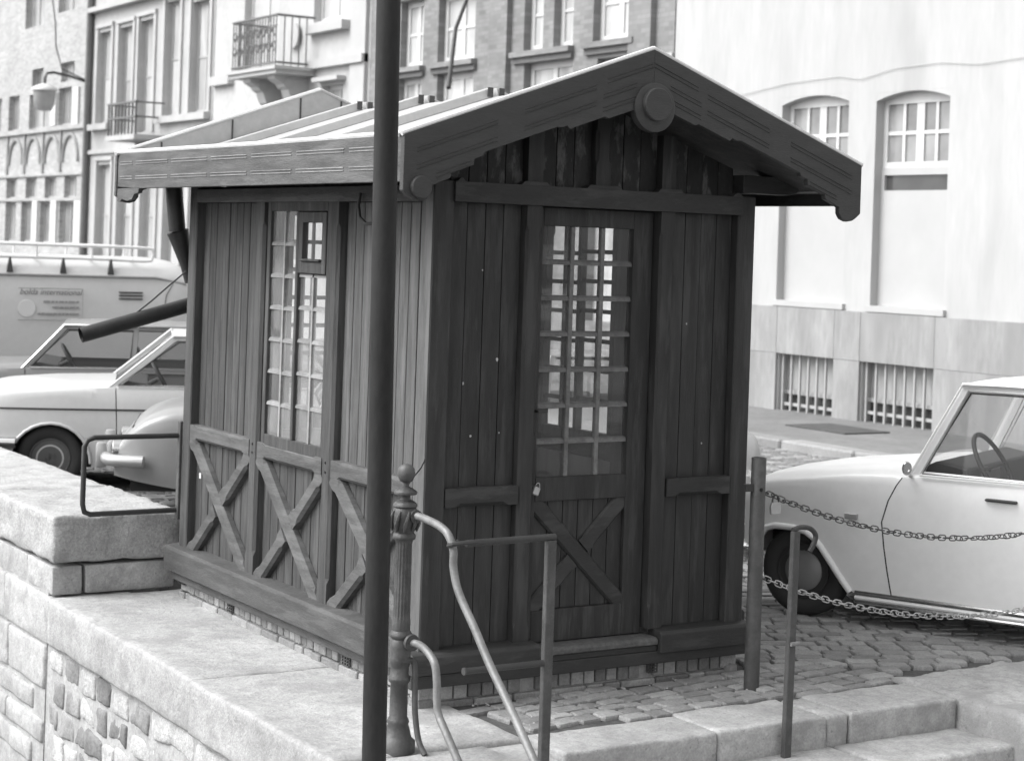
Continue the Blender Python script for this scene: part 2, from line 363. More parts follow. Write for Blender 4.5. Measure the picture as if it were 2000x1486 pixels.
# --------------------------------------------------- steps down to the water
st=thing('stone_steps','worn pale stone steps going down between the ledge and the right hand block','steps',(1.3,-1.2,-.4))
SI=st.matrix_world.inverted()
def ss(a,b,name='step_stone',m_=STONE,**k):
    o=rough_block((a,b),name,m_,None,**k); o.parent=st; o.matrix_parent_inverse=SI; return o
xs=[.20,1.02,1.66,1.80,2.495]
for i in range(4): ss((xs[i]+.004,-.905+rs.uniform(-.008,.008),-.30),(xs[i+1]-.004,-.565+.02*(i%2)-(0.03 if i==0 else 0),-.136+rs.uniform(-.004,.004)),amp=.006,cuts=4,bev=.014,seed=70+i,noise_s=7)
xs2=[.02,.75,1.7,2.56]
for s_i in range(7):
    for i in range(3):
        ss((xs2[i]+.004,-.90-.36*(s_i+1),-.30-.15*(s_i+1)),(xs2[i+1]-.004,-.88-.36*s_i,-.279-.15*s_i),amp=.008,cuts=3,bev=.02,seed=80+s_i*4+i)
blk=tag(rough_block(((2.5,-2.6,-1.6),(4.2,-.42,-.132)),'end_block',STONE,None,amp=.02,cuts=6,bev=.035,seed=99,noise_s=5),'large cracked pale stone block closing the right end of the steps','stone block')
MB().box((-.0,-4,-3.4),(2.6,-.62,-1.9)).build('step_core',MORTAR,st)
blk2=struct(MB().box((2.62,-80,-3.4),(2.9,-2.61,-.16)),'quay_edge',STONER)
# ================================================================ HOUSES ACROSS THE STREET
XF=11.9
def wallmat(name,val,rough=.85,brick=False,var=.12,mort=.30,sp=.3,spv=None,fine=.08,stretch=(1,1,1)):
    M=mat(name,val,rough,var=var,scale=.8,stretch=stretch,bump=.10,bscale=9,spots=sp,spot_scale=.9,spot_val=spv if spv else val*.82,fine=fine)
    if brick:
        n=M.node_tree.nodes;l=M.node_tree.links;b=n['Principled BSDF'];src=b.inputs['Base Color'].links[0].from_socket
        g=n.new('ShaderNodeNewGeometry');sp_=n.new('ShaderNodeSeparateXYZ');cm=n.new('ShaderNodeCombineXYZ');br=n.new('ShaderNodeTexBrick')
        l.new(g.outputs['Position'],sp_.inputs[0]);l.new(sp_.outputs[1],cm.inputs[0]);l.new(sp_.outputs[2],cm.inputs[1]);l.new(cm.outputs[0],br.inputs[0])
        br.inputs['Color1'].default_value=(.85,)*3+(1,);br.inputs['Color2'].default_value=(1.15,)*3+(1,);br.inputs['Mortar'].default_value=(mort/val,)*3+(1,)
        br.inputs['Scale'].default_value=1;br.inputs['Brick Width'].default_value=.22;br.inputs['Row Height'].default_value=.07;br.inputs['Mortar Size'].default_value=.006
        mu=n.new('ShaderNodeMix');mu.data_type='RGBA';mu.blend_type='MULTIPLY';mu.inputs[0].default_value=1
        l.new(src,mu.inputs[6]);l.new(br.outputs[0],mu.inputs[7]);l.new(mu.outputs[2],b.inputs['Base Color'])
    return M
WFRAME=mat('white_window_paint',.55,.5,var=.06,scale=3); WFRAME2=mat('grey_window_paint',.36,.5,var=.06,scale=3)
PANE_D=mat('dark_pane',.05,.08,var=.5,scale=1.2,spec=.6); PANE_M=mat('hazy_curtain_pane',.46,.15,var=.35,scale=1.0,stretch=(1,3,.5),spec=.5,obj_var=.15); PANE_L=mat('blind_pane',.45,.3,var=.2,scale=1.5,obj_var=.1)  # curtained panes lightened further, with distance haze in the colour
PANE_G=mat('grey_pane',.24,.1,var=.5,scale=1.0,obj_var=.3)  # lifted as well for the painted-in haze
def house(name,label,y0,y1,ztop,wm_,ops,depth=.2,arch=None,z0=-.2):
    t=thing(name,label,'house',(XF+2.5,(y0+y1)/2,-.15)); 
    ys=sorted({y0,y1}|{o[i] for o in ops for i in (0,1)}); zz=sorted({z0,ztop}|{o[i] for o in ops for i in (2,3)})
    b=MB()
    for i in range(len(ys)-1):
        for k in range(len(zz)-1):
            yc=(ys[i]+ys[i+1])/2;zc=(zz[k]+zz[k+1])/2
            if any(o[0]<yc<o[1] and o[2]<zc<o[3] for o in ops): continue
            b.add([(XF,ys[i],zz[k]),(XF,ys[i+1],zz[k]),(XF,ys[i+1],zz[k+1]),(XF,ys[i],zz[k+1])],[(0,3,2,1)])
    for a,c,d,e in [o[:4] for o in ops]:
        X1=XF+depth+.1
        b.add([(XF,a,d),(XF,c,d),(XF,c,e),(XF,a,e),(X1,a,d),(X1,c,d),(X1,c,e),(X1,a,e)],[(0,1,5,4),(1,2,6,5),(2,3,7,6),(3,0,4,7)])
    b.add([(XF,y0,z0),(XF,y1,z0),(XF,y1,ztop),(XF,y0,ztop),(XF+7,y0,z0),(XF+7,y1,z0),(XF+7,y1,ztop),(XF+7,y0,ztop)],[(0,4,7,3),(1,2,6,5),(3,7,6,2),(4,5,6,7)])
    if arch:
        for a,c,e,rise in arch:
            n=10; pts=[(c,e),(a,e)]+[(a+(c-a)*q/n,e-rise+rise*(1-(2*q/n-1)**2)) for q in range(n+1)]
            b.prism(pts,0,depth+.1,lambda u,v,d:(XF+.001+d,u,v-.0005))
    me=bpy.data.meshes.new('wall'); me.from_pydata(b.v,[],b.f); me.materials.append(wm_); o=bpy.data.objects.new('wall',me); COL.objects.link(o); o.parent=t; o.matrix_parent_inverse=t.matrix_world.inverted()
    return t
def win(t,a,c,d,e,cols=2,rows=2,fw=.07,bw=.03,fm=None,pm=None,dep=.16,name='window',mull=None,rise=0):
    fm=fm or WFRAME; pm=pm or PANE_M; X0=XF+dep; b=MB()
    b.box((X0,a,d),(X0+.06,a+fw,e)).box((X0,c-fw,d),(X0+.06,c,e)).box((X0,a+fw,d),(X0+.06,c-fw,d+fw)).box((X0,a+fw,e-fw-rise),(X0+.06,c-fw,e))
    ia,ic,id_,ie=a+fw,c-fw,d+fw,e-fw-rise
    for k in range(1,cols):
        yy=ia+(ic-ia)*k/cols; ww=(mull if (mull and cols%2==0 and k==cols//2) else bw); b.box((X0+.008,yy-ww/2,id_),(X0+.052,yy+ww/2,ie))
    for k in range(1,rows):
        zq=id_+(ie-id_)*k/rows; b.box((X0+.012,ia,zq-bw/2),(X0+.048,ic,zq+bw/2))
    o=b.build(name,fm,t)
    for k in range(cols):
        for r in range(rows):
            y0=ia+(ic-ia)*k/cols;y1=ia+(ic-ia)*(k+1)/cols;q0=id_+(ie-id_)*r/rows;q1=id_+(ie-id_)*(r+1)/rows
            p=MB().box((X0+.03,y0,q0),(X0+.036,y1,q1)).build('pane',pm,o)
    return o
def part(t,name,m_,*boxes,bevel=.0):
    b=MB()
    for a,c in boxes: b.box(a,c)
    return b.build(name,m_,t,bevel=bevel)
# ---- 1: old narrow house at the far left
b1m=wallmat('pale_old_brick',.36,brick=True,mort=.42); 
o1=[(43.1,44.1,6.0,6.5),(42.55,44.27,4.83,5.80),(40.5,41.57,6.0,6.52),(40.67,41.73,4.85,5.85),(43.2,44.9,7.7,9.3),(40.4,42.0,7.9,9.3)]
for a,c in ((43.39,44.36),(41.71,42.67),(40.04,41.03)): o1.append((a,c,2.9,3.47))
for a,c in ((43.6,44.7),(42.02,43.02),(40.15,41.36)): o1.append((a,c,1.67,2.8))
for a,c in ((45.2,46.2),(46.9,47.9)): o1+= [(a,c,2.9,3.47),(a,c,1.67,2.8),(a,c,4.85,5.85)]
h=house('old_house','narrow pale brick house with blind arches and small mullioned windows',39.12,50.5,13.5,b1m,o1)
for q in o1: win(h,*q,cols=2,rows=1,fw=.05,bw=.10 if q[3]-q[2]<.7 else .05,fm=WFRAME2,pm=PANE_G,dep=.12)
for a,c,d,e in ((39.97,40.42,4.82,5.8),(41.80,42.2,4.85,5.75),(41.47,41.95,1.66,2.82),(43.1,43.55,1.66,2.82),(39.5,40.02,1.66,2.82)): part(h,'shutter',WFRAME,((XF-.06,a,d),(XF-.003,c,e)))
part(h,'string_course',b1m,((XF-.10,39.2,4.70),(XF-.002,50.4,4.82))); part(h,'string_course',b1m,((XF-.05,39.2,2.82),(XF-.002,50.4,2.89))); part(h,'string_course',b1m,((XF-.06,39.2,3.5),(XF-.002,50.4,3.57)))
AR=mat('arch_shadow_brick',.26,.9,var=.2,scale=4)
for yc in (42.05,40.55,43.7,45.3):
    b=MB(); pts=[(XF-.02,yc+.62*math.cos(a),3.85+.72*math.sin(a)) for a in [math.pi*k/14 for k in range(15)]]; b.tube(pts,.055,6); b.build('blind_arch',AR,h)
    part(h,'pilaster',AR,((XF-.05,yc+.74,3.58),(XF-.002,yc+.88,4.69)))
# ---- lamp on a bracket from house 1
lp=thing('street_lamp','white enamel street lamp hanging on a curved iron bracket before the old house','street lamp',(10.55,38.72,5.45))
MB().tube([(XF-.02,39.6,5.92),(11.3,39.1,5.98),(10.8,38.85,6.02),(10.6,38.75,5.97),(10.55,38.72,5.85),(10.55,38.72,5.68)],.035,8).build('bracket',IRON,lp)
MB().lathe([(.05,.26),(.12,.24),(.30,.16),(.33,.10),(.33,.08)],(10.55,38.72,5.45),20).build('shade',WFRAME,lp,smooth=True)
MB().lathe([(.28,.075),(.26,-.25),(.18,-.42),(.05,-.44)],(10.55,38.72,5.45),20).build('globe',PANE_G,lp,smooth=True)
tag(MB().tube([(11.2,40.6,8.6),(11.2,40.05,7.4),(11.2,39.95,6.8),(11.3,39.7,6.2),(11.85,39.5,5.95)],.02,6).build('overhead_cable',IRON),'thin dark cable looping down the old house front to the lamp bracket','cable')
# ---- 2: grey house with tall windows
b2m=wallmat('grey_render',.40); o2=[(37.67,38.62,4.78,7.1),(36.15,37.1,4.5,7.1),(34.75,35.7,4.45,7.15),(33.1,34.0,4.76,7.45),(31.35,32.4,4.79,7.3)]  # render colour raised to carry distance haze
o2b=[(37.43,38.4,1.2,3.72),(35.88,36.85,1.2,3.69),(34.35,35.25,1.2,3.68),(32.8,33.75,1.2,3.66),(31.3,32.2,1.2,3.6)]
h=house('grey_house','grey rendered house with tall shaded windows and a small iron balcony',31.1,39.08,13.5,b2m,o2+o2b)
for q in o2+o2b: win(h,*q,cols=2,rows=2,fw=.06,bw=.05,fm=WFRAME2,pm=PANE_M,dep=.14)
PIL=mat('pale_stone_trim',.42,.8,var=.1,scale=2)
for q in o2+o2b: part(h,'window_surround',PIL,((XF-.05,q[0]-.16,q[2]),(XF-.002,q[0]-.02,q[3]+.1)),((XF-.05,q[1]+.02,q[2]),(XF-.002,q[1]+.16,q[3]+.1)),((XF-.07,q[0]-.16,q[3]+.102),(XF-.002,q[1]+.16,q[3]+.2)))
part(h,'window_sill',PIL,((XF-.16,31.2,4.60),(XF-.002,34.25,4.755))); part(h,'window_sill',PIL,((XF-.16,37.5,4.60),(XF-.002,38.9,4.755)))
part(h,'cornice',PIL,((XF-.2,31.1,7.62),(XF-.002,39.05,7.74)));part(h,'string_course',PIL,((XF-.08,31.1,4.0),(XF-.002,39.05,4.1)))
b=MB().box((11.15,33.9,4.20),(XF-.002,35.85,4.32)); b.build('balcony_slab',PIL,h)
b=MB()
for k in range(9): y=33.96+k*.228; b.box((11.18,y-.016,4.32),(11.22,y+.016,5.05))
b.box((11.17,33.93,5.05),(11.23,35.82,5.10)).box((11.17,33.93,4.70),(11.23,35.82,4.75)); 
for y in (33.95,35.80): b.box((11.2,y-.02,5.05),(XF,y+.02,5.09)).box((11.2,y-.02,4.71),(XF,y+.02,4.75))
b.build('balcony_railing',BALC,h)
part(h,'balcony_door_gap',DARK,((XF+.13,34.98,4.5),(XF+.138,35.2,6.6)))
tag(MB().tube([(XF-.1,39.1,-.1),(XF-.1,39.1,13)],.09,8).build('downpipe',BALC),'dark rainwater downpipe between the old house and the grey house','downpipe')
# ---- 3: white house with ornate balcony
b3m=wallmat('white_stucco',.44,sp=.3,spv=.37); o3=[(27.75,29.5,5.6,8.2),(24.7,25.6,3.9,5.02),(24.6,26.1,6.3,8.0),(29.4,30.4,2.2,4.2),(26.4,27.6,1.5,4.2)]
h=house('white_stucco_house','white stucco house with an ornate iron balcony on scrolled brackets',23.62,31.06,13.5,b3m,o3)
for q in o3: win(h,*q,cols=2,rows=3,fw=.08,bw=.05,pm=PANE_L,dep=.16)
W3=mat('white_stone_trim',.43,.8,var=.06,scale=2,spots=.3,spot_scale=3,spot_val=.42)
part(h,'balcony_slab',W3,((11.05,25.95,5.23),(XF-.002,28.25,5.31)),((11.0,25.9,5.312),(XF-.002,28.3,5.38)))
part(h,'cornice',W3,((XF-.14,29.96,5.30),(XF-.002,31.0,5.5)));part(h,'cornice',W3,((XF-.14,23.7,5.36),(XF-.002,26.28,5.52)));part(h,'window_ledge',W3,((XF-.18,24.5,6.05),(XF-.002,26.2,6.22)));part(h,'window_hood',W3,((XF-.2,24.6,5.08),(XF-.002,25.7,5.16)))
part(h,'pilaster',W3,((XF-.08,23.7,-.2),(XF-.002,24.3,13)))
for y in (27.45,26.25):
    b=MB(); b.prism([(0,5.26),(.75,5.26),(.72,5.15),(.45,5.0),(.35,4.75),(.12,4.6),(0,4.55)],y,y+.35,lambda u,v,d:(XF-u-.002,d,v)); b.build('console_bracket',W3,h)
    MB().lathe([(.12,-.19),(.12,.19)],(XF-.42,y+.175,5.08),14,axis='y').build('console_scroll',mat('scroll_stone',.4,.8),h)
b=MB(); rb=random.Random(4)
for y in [26.06+k*.13 for k in range(17)]: b.tube([(11.08,y,5.38),(11.08,y,6.38)],.014,5)
for y in [26.15+k*.27 for k in range(8)]:
    for z in (5.75,6.05):
        b.tube([(11.08,y+.12*math.cos(a)*(1-a/9),z+.14*math.sin(a)*(1-a/9)) for a in [k*.5 for k in range(14)]],.014,5)
b.tube([(11.9,26.02,6.38),(11.08,26.02,6.38),(11.08,28.18,6.38),(11.9,28.18,6.38)],.025,6);b.tube([(11.9,26.02,5.45),(11.08,26.02,5.45),(11.08,28.18,5.45),(11.9,28.18,5.45)],.022,6)
for k in range(1,5):
    for y in (26.02,28.18): b.tube([(11.08+k*.16,y,5.38),(11.08+k*.16,y,6.38)],.014,5)
b.build('balcony_railing',BALC,h)
MB().lathe([(.26,0),(.26,.05),(.18,.06),(.16,.03),(.07,.03),(.06,.08)],(XF-.10,26.85,6.10),24,axis='x').build('medallion',W3,h)
# ---- 4: dark brick house with white windows
b4m=wallmat('dark_brickwork',.215,brick=True,mort=.20,var=.2);  # brick paler than its own tone, haze painted in
cols4=[(21.6,22.45),(19.8,21.07),(17.67,18.24),(16.8,17.36),(15.16,16.25)]
o4=[(a,c,5.16,6.35) for a,c in cols4]+[(21.6,22.5,3.3,4.96),(19.8,21.05,3.3,4.96),(16.77,18.2,3.3,4.96),(15.1,16.1,3.3,4.9)]+[(a,c,.9,2.7) for a,c in ((21.4,22.5),(19.8,21.0),(17.2,18.4),(15.1,16.2))]
h=house('dark_brick_house','dark brick house with white framed windows and heavy stone lintels',14.16,23.6,13.5,b4m,o4)
for i,q in enumerate(o4): win(h,*q,cols=2 if q[1]-q[0]>.8 else 1,rows=2,fw=.10,bw=.05,mull=.12,pm=PANE_L if i in(1,4) else PANE_M,dep=.14)
LN=mat('dark_lintel_stone',.14,.8,var=.2,scale=3)  # lintel colour lightened for distance haze
for a,c in ((19.7,21.2),(21.5,22.6),(16.75,18.5),(15.05,16.4)):
    part(h,'lintel',LN,((XF-.06,a,4.965),(XF-.002,c,5.06))); part(h,'window_sill',b4m,((XF-.12,a,5.062),(XF-.002,c,5.15))); part(h,'lintel',LN,((XF-.06,a,6.36),(XF-.002,c,6.5)))
for y in (14.9,18.9,22.9): part(h,'pilaster',b4m,((XF-.10,y-.28,-.2),(XF-.002,y+.28,13)))
part(h,'wall_anchor',IRON,((XF-.05,19.02,5.75),(XF-.004,19.08,6.6)))
part(h,'quoin',W3,((XF-.03,14.17,4.62),(XF-.002,14.75,4.86)))
tag(MB().tube([(11.75,19.75,6.3),(11.2,19.25,5.55),(10.7,18.55,4.5)],[.03,.035,.04],8).build('flagpole',IRON),'thin dark flagpole slanting from the dark brick house above the kiosk roof','flagpole')
# ---- 5: white house on the right
b5m=wallmat('white_limewash',.42,stretch=(1,1.6,.35),sp=.6,spv=.33,var=.12,fine=.05)
op5=[(8.66,9.92,1.40,4.05),(10.42,11.72,1.40,4.08)]
g5=[(8.75,10.02,-.05,.70),(10.52,11.62,-.08,.70)]
more=[(5.6,6.9,1.40,4.05),(2.6,3.9,1.40,4.05)]
h=house('white_house','large whitewashed house with arched windows and a grey stone base',-12,14.13,14,b5m,op5+g5+more,depth=.22,arch=[(a,c,e,.10) for a,c,d,e in op5+more])
WP=mat('white_panel_paint',.40,.6,var=.05,scale=2,spots=.2,spot_scale=1.5,spot_val=.365)
for i,(a,c,d,e) in enumerate(op5+more):
    win(h,a,c,3.12,e,cols=4,rows=2,fw=.07,bw=.045,mull=.13,pm=PANE_G,dep=.14,rise=.07)
    part(h,'lower_panel',WP,((XF+.12,a,1.40),(XF+.2,c,2.84)),((XF+.12,a,3.03),(XF+.2,c,3.12)),((XF+.12,a,2.84),(XF+.2,a+.06,3.03)),((XF+.12,c-.06,2.84),(XF+.2,c,3.03)))
    part(h,'vent_pane',PANE_D,((XF+.16,a+.06,2.84),(XF+.17,c-.06,3.03)))
    part(h,'window_sill',WP,((XF-.05,a-.05,1.33),(XF+.2,c+.05,1.405)))
PL=wallmat('grey_plinth_stone',.27,stretch=(2,2,.5),sp=.6,spv=.19,var=.25,fine=.15)
# plinth in blocks with joints
ys=[-12,-6,-.4,4.6,6.9,8.74,10.03,10.51,11.63,12.6,14.1]
for i in range(len(ys)-1):
    a,c=ys[i]+.0025,ys[i+1]-.0025
    for d,e in ((-.2,.70),(.703,1.32)):
        if (abs(ys[i]-8.74)<.01 or abs(ys[i]-10.51)<.01) and d<.7: continue
        MB().box((XF-.045-rs.uniform(0,.003),a,d),(XF+.0,c,e)).build('plinth_stone',PL,h,bevel=.003)
BAR=mat('pale_bar_paint',.34,.6)
for a,c,d,e in g5:
    f=part(h,'basement_window',mat('pale_basement_board',.32,.8,var=.25,scale=2,stretch=(1,6,1)),((XF+.16,a,d+.26),(XF+.2,c,e)))
    part(f,'basement_pane',PANE_D,((XF+.17,a,d),(XF+.19,c,d+.26)))
    b=MB()
    n=int((c-a)/.17)
    for k in range(n+1): y=a+.05+(c-a-.1)*k/n; b.box((XF+.03,y-.014,d),(XF+.058,y+.014,e))
    b.box((XF+.06,a,d+.10),(XF+.08,c,d+.14)).box((XF+.10,a,d+.25),(XF+.13,c,d+.30)); b.build('window_bars',BAR,f)
tag(MB().tube([(XF-.02,14.1,4.16),(XF-.02,13.0,4.12),(XF-.02,11.6,4.27),(XF-.02,10.6,4.30),(XF-.02,10.2,4.24),(XF-.02,9.6,4.34),(XF-.02,8.8,4.36),(XF-.02,8.2,4.30),(XF-.02,7.0,4.36),(XF-.02,3,4.4)],.0045,5).build('wall_line',mat('wall_line_grey',.42,.8)),'thin wavy grey line running along the white house above its arched windows','cable')  # tube drawn for a wavy edge line in the render
# ================================================================ KIOSK
W,D=1.88,2.90
K=thing('kiosk','dark wooden quayside kiosk with a gabled roof, braced panels and a glazed door','kiosk',(.94,1.45,-.155))
MAPS={'L':(lambda u,d,z:(-d,u,z),(-1,0,0),D),'R':(lambda u,d,z:(W+d,u,z),(1,0,0),D),'F':(lambda u,d,z:(u,-d,z),(0,-1,0),W),'B':(lambda u,d,z:(u,D+d,z),(0,1,0),W)}
rk=random.Random(21)
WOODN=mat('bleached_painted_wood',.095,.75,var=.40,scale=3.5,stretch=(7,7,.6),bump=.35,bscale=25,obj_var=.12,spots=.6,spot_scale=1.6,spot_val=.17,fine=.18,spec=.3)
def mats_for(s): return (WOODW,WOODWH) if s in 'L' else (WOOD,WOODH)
def boards(s,u0,u1,z0,z1,n,depth=-.05,topf=None,wm=None):
    T=MAPS[s][0]; wv=wm or mats_for(s)[0]; w_=(u1-u0)/n
    for k in range(n):
        gp=.0034 if s=='L' else rk.uniform(.0012,.0024); a=u0+k*w_+gp;c=u0+(k+1)*w_-gp; dd=depth+rk.uniform(-.0015,.0015)
        if topf:
            b=MB(); b.prism([(a,z0),(c,z0),(c,topf(c)),(a,topf(a))],dd-.02,dd,lambda u,v,d:T(u,d,v))
        else: b=MB().box((a,dd-.02,z0),(c,dd,z1),T)
        # backing strip so that no light leaks through the joint
        b.build('board',wv,K,bevel=.0022 if s=='L' else .0014)
    n_=8; MB().prism([(u0,z0),(u1,z0)]+([(u1,z1),(u0,z1)] if not topf else [(u1-(u1-u0)*q/n_,topf(u1-(u1-u0)*q/n_)-.01) for q in range(n_+1)]),depth-.028,depth-.0235,lambda u,v,d:T(u,d,v)).build('board_backing',DARK if s in 'LF' else INNER,K)
def post(s,u,z0,z1,wd=.105,th=.105,ch=.016,mt=None,prot=0.0,stop=.10,name='wall_post'):
    T,n,_=MAPS[s]; MB().beam(T(u,prot,z0),T(u,prot,z1),wd,th,n,ch,stop,.03).build(name,mt or mats_for(s)[0],K)
def rail(s,u0,u1,zc,wd,th=.055,ch=.014,prot=-.002,name='mid_rail',stop=.07,mt=None):
    T,n,_=MAPS[s]; MB().beam(T(u0,prot,zc),T(u1,prot,zc),wd,th,n,ch,stop,.03).build(name,mt or mats_for(s)[1],K)
def brace(s,a,b,wd=.085,th=.045,ch=.016,prot=-.004,name='diagonal_brace',stop=.05):
    T,n,_=MAPS[s]; MB().beam(T(a[0],prot,a[1]),T(b[0],prot,b[1]),wd,th,n,ch,stop,.03).build(name,mats_for(s)[1],K)
# corner posts: square posts whose two outer faces are flush with the two walls
CP=.11
SILLW=mat('worn_sill_paint',.07,.75,var=.3,scale=3.5,stretch=(1.5,1.0,7),bump=.35,bscale=25,spots=.5,spot_scale=2.5,spot_val=.12,fine=.18,spec=.3)
for x,y,mt in ((0,0,None),(W-CP,0,None),(0,D-CP,None),(W-CP,D-CP,None)):
    b=MB(); z0,z1=.02,2.27; c=.014
    b.box((x+.0,y,z0),(x+CP,y+CP,z1)); o=b.build('corner_post',WOODW if x<.5 else WOOD,K,bevel=.006)
    if x<.5 and y<.5:
        o.data.materials[0]=WOODN; o.data.materials.append(WOOD)
        for p in o.data.polygons:
            if p.normal.y<-.5: p.material_index=1  # front face takes the dark front paint, for the same contrast
# ---- left and right walls
for s in 'LR':
    for u in (.11,.945):
        pass
    for u in (1.01,1.90): post(s,u,.16,2.17)
    # upper boards of the two side bays, lower boards in all three
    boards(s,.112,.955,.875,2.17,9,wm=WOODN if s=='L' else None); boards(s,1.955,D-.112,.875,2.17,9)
    for a,c in ((.112,.955),(1.065,1.845),(1.955,D-.112)): boards(s,a,c,.15,.80,8 if c-a<.8 else 9)
    for a,c in ((.112,.956),(1.064,1.846),(1.954,D-.112)): rail(s,a,c,.838,.085)
    T=MAPS[s][0]
    for u in (1.01,1.90):
        for z in (.815,.862): 
            MB().tube([T(u,-.004,z),T(u,.004,z)],.006,8).build('peg',DARK,K)
    for a,c in ((.112,.956),(1.064,1.846),(1.954,D-.112)):
        zt,zb=.785,.165
        brace(s,(c-.01,zt+.015),(a+.02,zb-.03),prot=-.003)      # falls towards the camera end
        # the other brace is cut by the first
        p0=Vector((a+.01,zt+.015));p1=Vector((c-.02,zb-.03));mid=(p0+p1)/2;dv=(p1-p0).normalized()
        brace(s,tuple(p0),tuple(mid-dv*.055),prot=-.005);brace(s,tuple(mid+dv*.055),tuple(p1),prot=-.005)
    # wall plate
    T_,n,_=MAPS[s]; MB().beam(T_(.112,.004,2.208),T_(D-.112,.004,2.208),.075,.10,n,.0).build('wall_plate',mats_for(s)[1],K)
    # sill: upper weathering board and lower board
    T_=MAPS[s][0]
    MB().prism([(-.075,.02),(.062,.02),(.062,.140),(.052,.158),(-.075,.168)],.055,D+.07,lambda d,z,u:T_(u,d,z)).build('sill_board',SILLW if s=='L' else WOODH,K,bevel=.002)
    MB().prism([(-.04,-.035),(.028,-.035),(.028,.018),(-.04,.018)],.06,D+.03,lambda d,z,u:T_(u,d,z)).build('sill_plate',SILLW if s=='L' else WOODH,K,bevel=.003)
# ---- window with many panes, side walls
BARW=mat('window_bar_paint',.26,.75,var=.3,scale=9,fine=.2)
def bars_window(s,u0,u1,z0,z1,hopper=True,parent=K,depth=-.035):
    """two casements of 2 x 7 panes; the hopper fills the two upper rows of the near casement"""
    T=MAPS[s][0]; mw=mats_for(s)[0]; f=MB(); fw=.040
    f.box((u0,depth-.05,z0),(u0+fw,depth,z1),T).box((u1-fw,depth-.05,z0),(u1,depth,z1),T).box((u0+fw,depth-.05,z0),(u1-fw,depth,z0+.06),T).box((u0+fw,depth-.05,z1-.05),(u1-fw,depth,z1),T)
    um=(u0+u1)/2; f.box((um-.014,depth-.045,z0+.06),(um+.014,depth+.004,z1-.05),T)
    win_=f.build('window',mw,K,bevel=.003)
    rows=7; h0,h1=z0+.06,z1-.05; rh=(h1-h0)/rows
    for side,(a,c) in enumerate(((u0+fw,um-.014),(um+.014,u1-fw))):
        near=(side==0)
        nr=5 if (hopper and near) else 7
        b=MB(); mid=(a+c)/2
        bw_=.009 if s=='L' else .007; b.box((mid-bw_,depth-.030,h0),(mid+bw_,depth-.008,h0+rh*nr),T)
        for r in range(1,nr if not(hopper and near) else nr+1):
            z=h0+rh*r+(0.012 if near else 0); 
            for q0,q1 in ((a,mid-.009),(mid+.009,c)): MB().prism([(depth-.036,z-.012),(depth-.008,z-.012),(depth-.012,z+.004),(depth-.03,z+.012)],q0,q1,lambda d,zz,u:T(u,d,zz)).build('glazing_bar',PUTTY if s=='L' else mw,win_)
        b.build('glazing_bar',BARW if s=='L' else mw,win_)
        for r in range(nr):
            for q0,q1 in ((a,mid),(mid,c)):
                b2=MB(); t=rk.uniform(-.0025,.0025);t2=rk.uniform(-.002,.002)
                b2.add([T(q0,depth-.017+t,h0+rh*r),T(q1,depth-.017-t,h0+rh*r),T(q1,depth-.017-t+t2,h0+rh*(r+1)),T(q0,depth-.017+t+t2,h0+rh*(r+1))],[(0,1,2,3)])
                b2.build('pane',GLASS if s!='L' else rk.choice((GLASSD,GLASSD,GLASSE,GLASSE,GLASS)),win_)
        if hopper and near:
            hz0,hz1=h0+rh*5+.02,h1-.004; b=MB(); e=.006
            b.box((a+.004,depth-.03,hz0),(a+.05,depth+e,hz1),T).box((c-.05,depth-.03,hz0),(c-.004,depth+e,hz1),T).box((a+.05,depth-.03,hz0),(c-.05,depth+e,hz0+.062),T).box((a+.05,depth-.03,hz1-.055),(c-.05,depth+e,hz1),T)
            b.box((a+.05,depth-.026,hz0+.063),(c-.05,depth+.022,hz0+.075),T)
            hs=b.build('hopper_sash',mw,win_,bevel=.003)
            b2=MB().add([T(a+.05,depth-.015,hz0+.06),T(c-.05,depth-.015,hz0+.06),T(c-.05,depth-.015,hz1-.055),T(a+.05,depth-.015,hz1-.055)],[(0,1,2,3)]); b2.build('pane',GLASS,win_)
    return win_
bars_window('L',1.050,1.812,.870,2.172,depth=-.006)
for a,c in ((1.064,1.0495),(1.8125,1.846)): MB().box((a,-.075,.88),(c,-.05,2.17),MAPS['L'][0]).build('window_lining',WOODW,K)
bars_window('R',1.095,1.845,.885,2.168,hopper=False)
# ---- back wall: boards either side of a wide window
boards('B',.112,.50,.15,2.17,4); boards('B',1.38,W-.112,.15,2.17,4); boards('B',.60,1.28,.15,.83,7)
for u in (.55,1.33): post('B',u,.12,2.17,wd=.09)
bars_window('B',.60,1.28,.885,2.168,hopper=False)
rail('B',.595,1.285,.858,.05); rail('B',.11,W-.11,2.22,.10,.10,0,.006,name='tie_beam')
MB().box((.0,-.10,-.06),(W,.03,.12),MAPS['B'][0]).build('sill_board',WOODH,K,bevel=.004)
# ---- front wall
JL,JR=.548,1.330      # door jamb posts
post('F',JL,.09,2.172,wd=.085,th=.11,ch=.012,stop=.09,name='door_post'); post('F',JR,.12,2.172,wd=.085,th=.11,ch=.012,stop=.09,name='door_post')
boards('F',.112,.505,.12,2.172,4); boards('F',1.375,W-.112,.12,2.172,4)
rail('F',.112,.504,.812,.088,.06,.018,.004,stop=.05); rail('F',1.374,W-.112,.812,.088,.06,.018,.004,stop=.05)
T,n,_=MAPS['F']; MB().beam(T(.104,.016,2.219),T(W-.094,.016,2.219),.094,.09,n,0).build('tie_beam',WOODH,K)
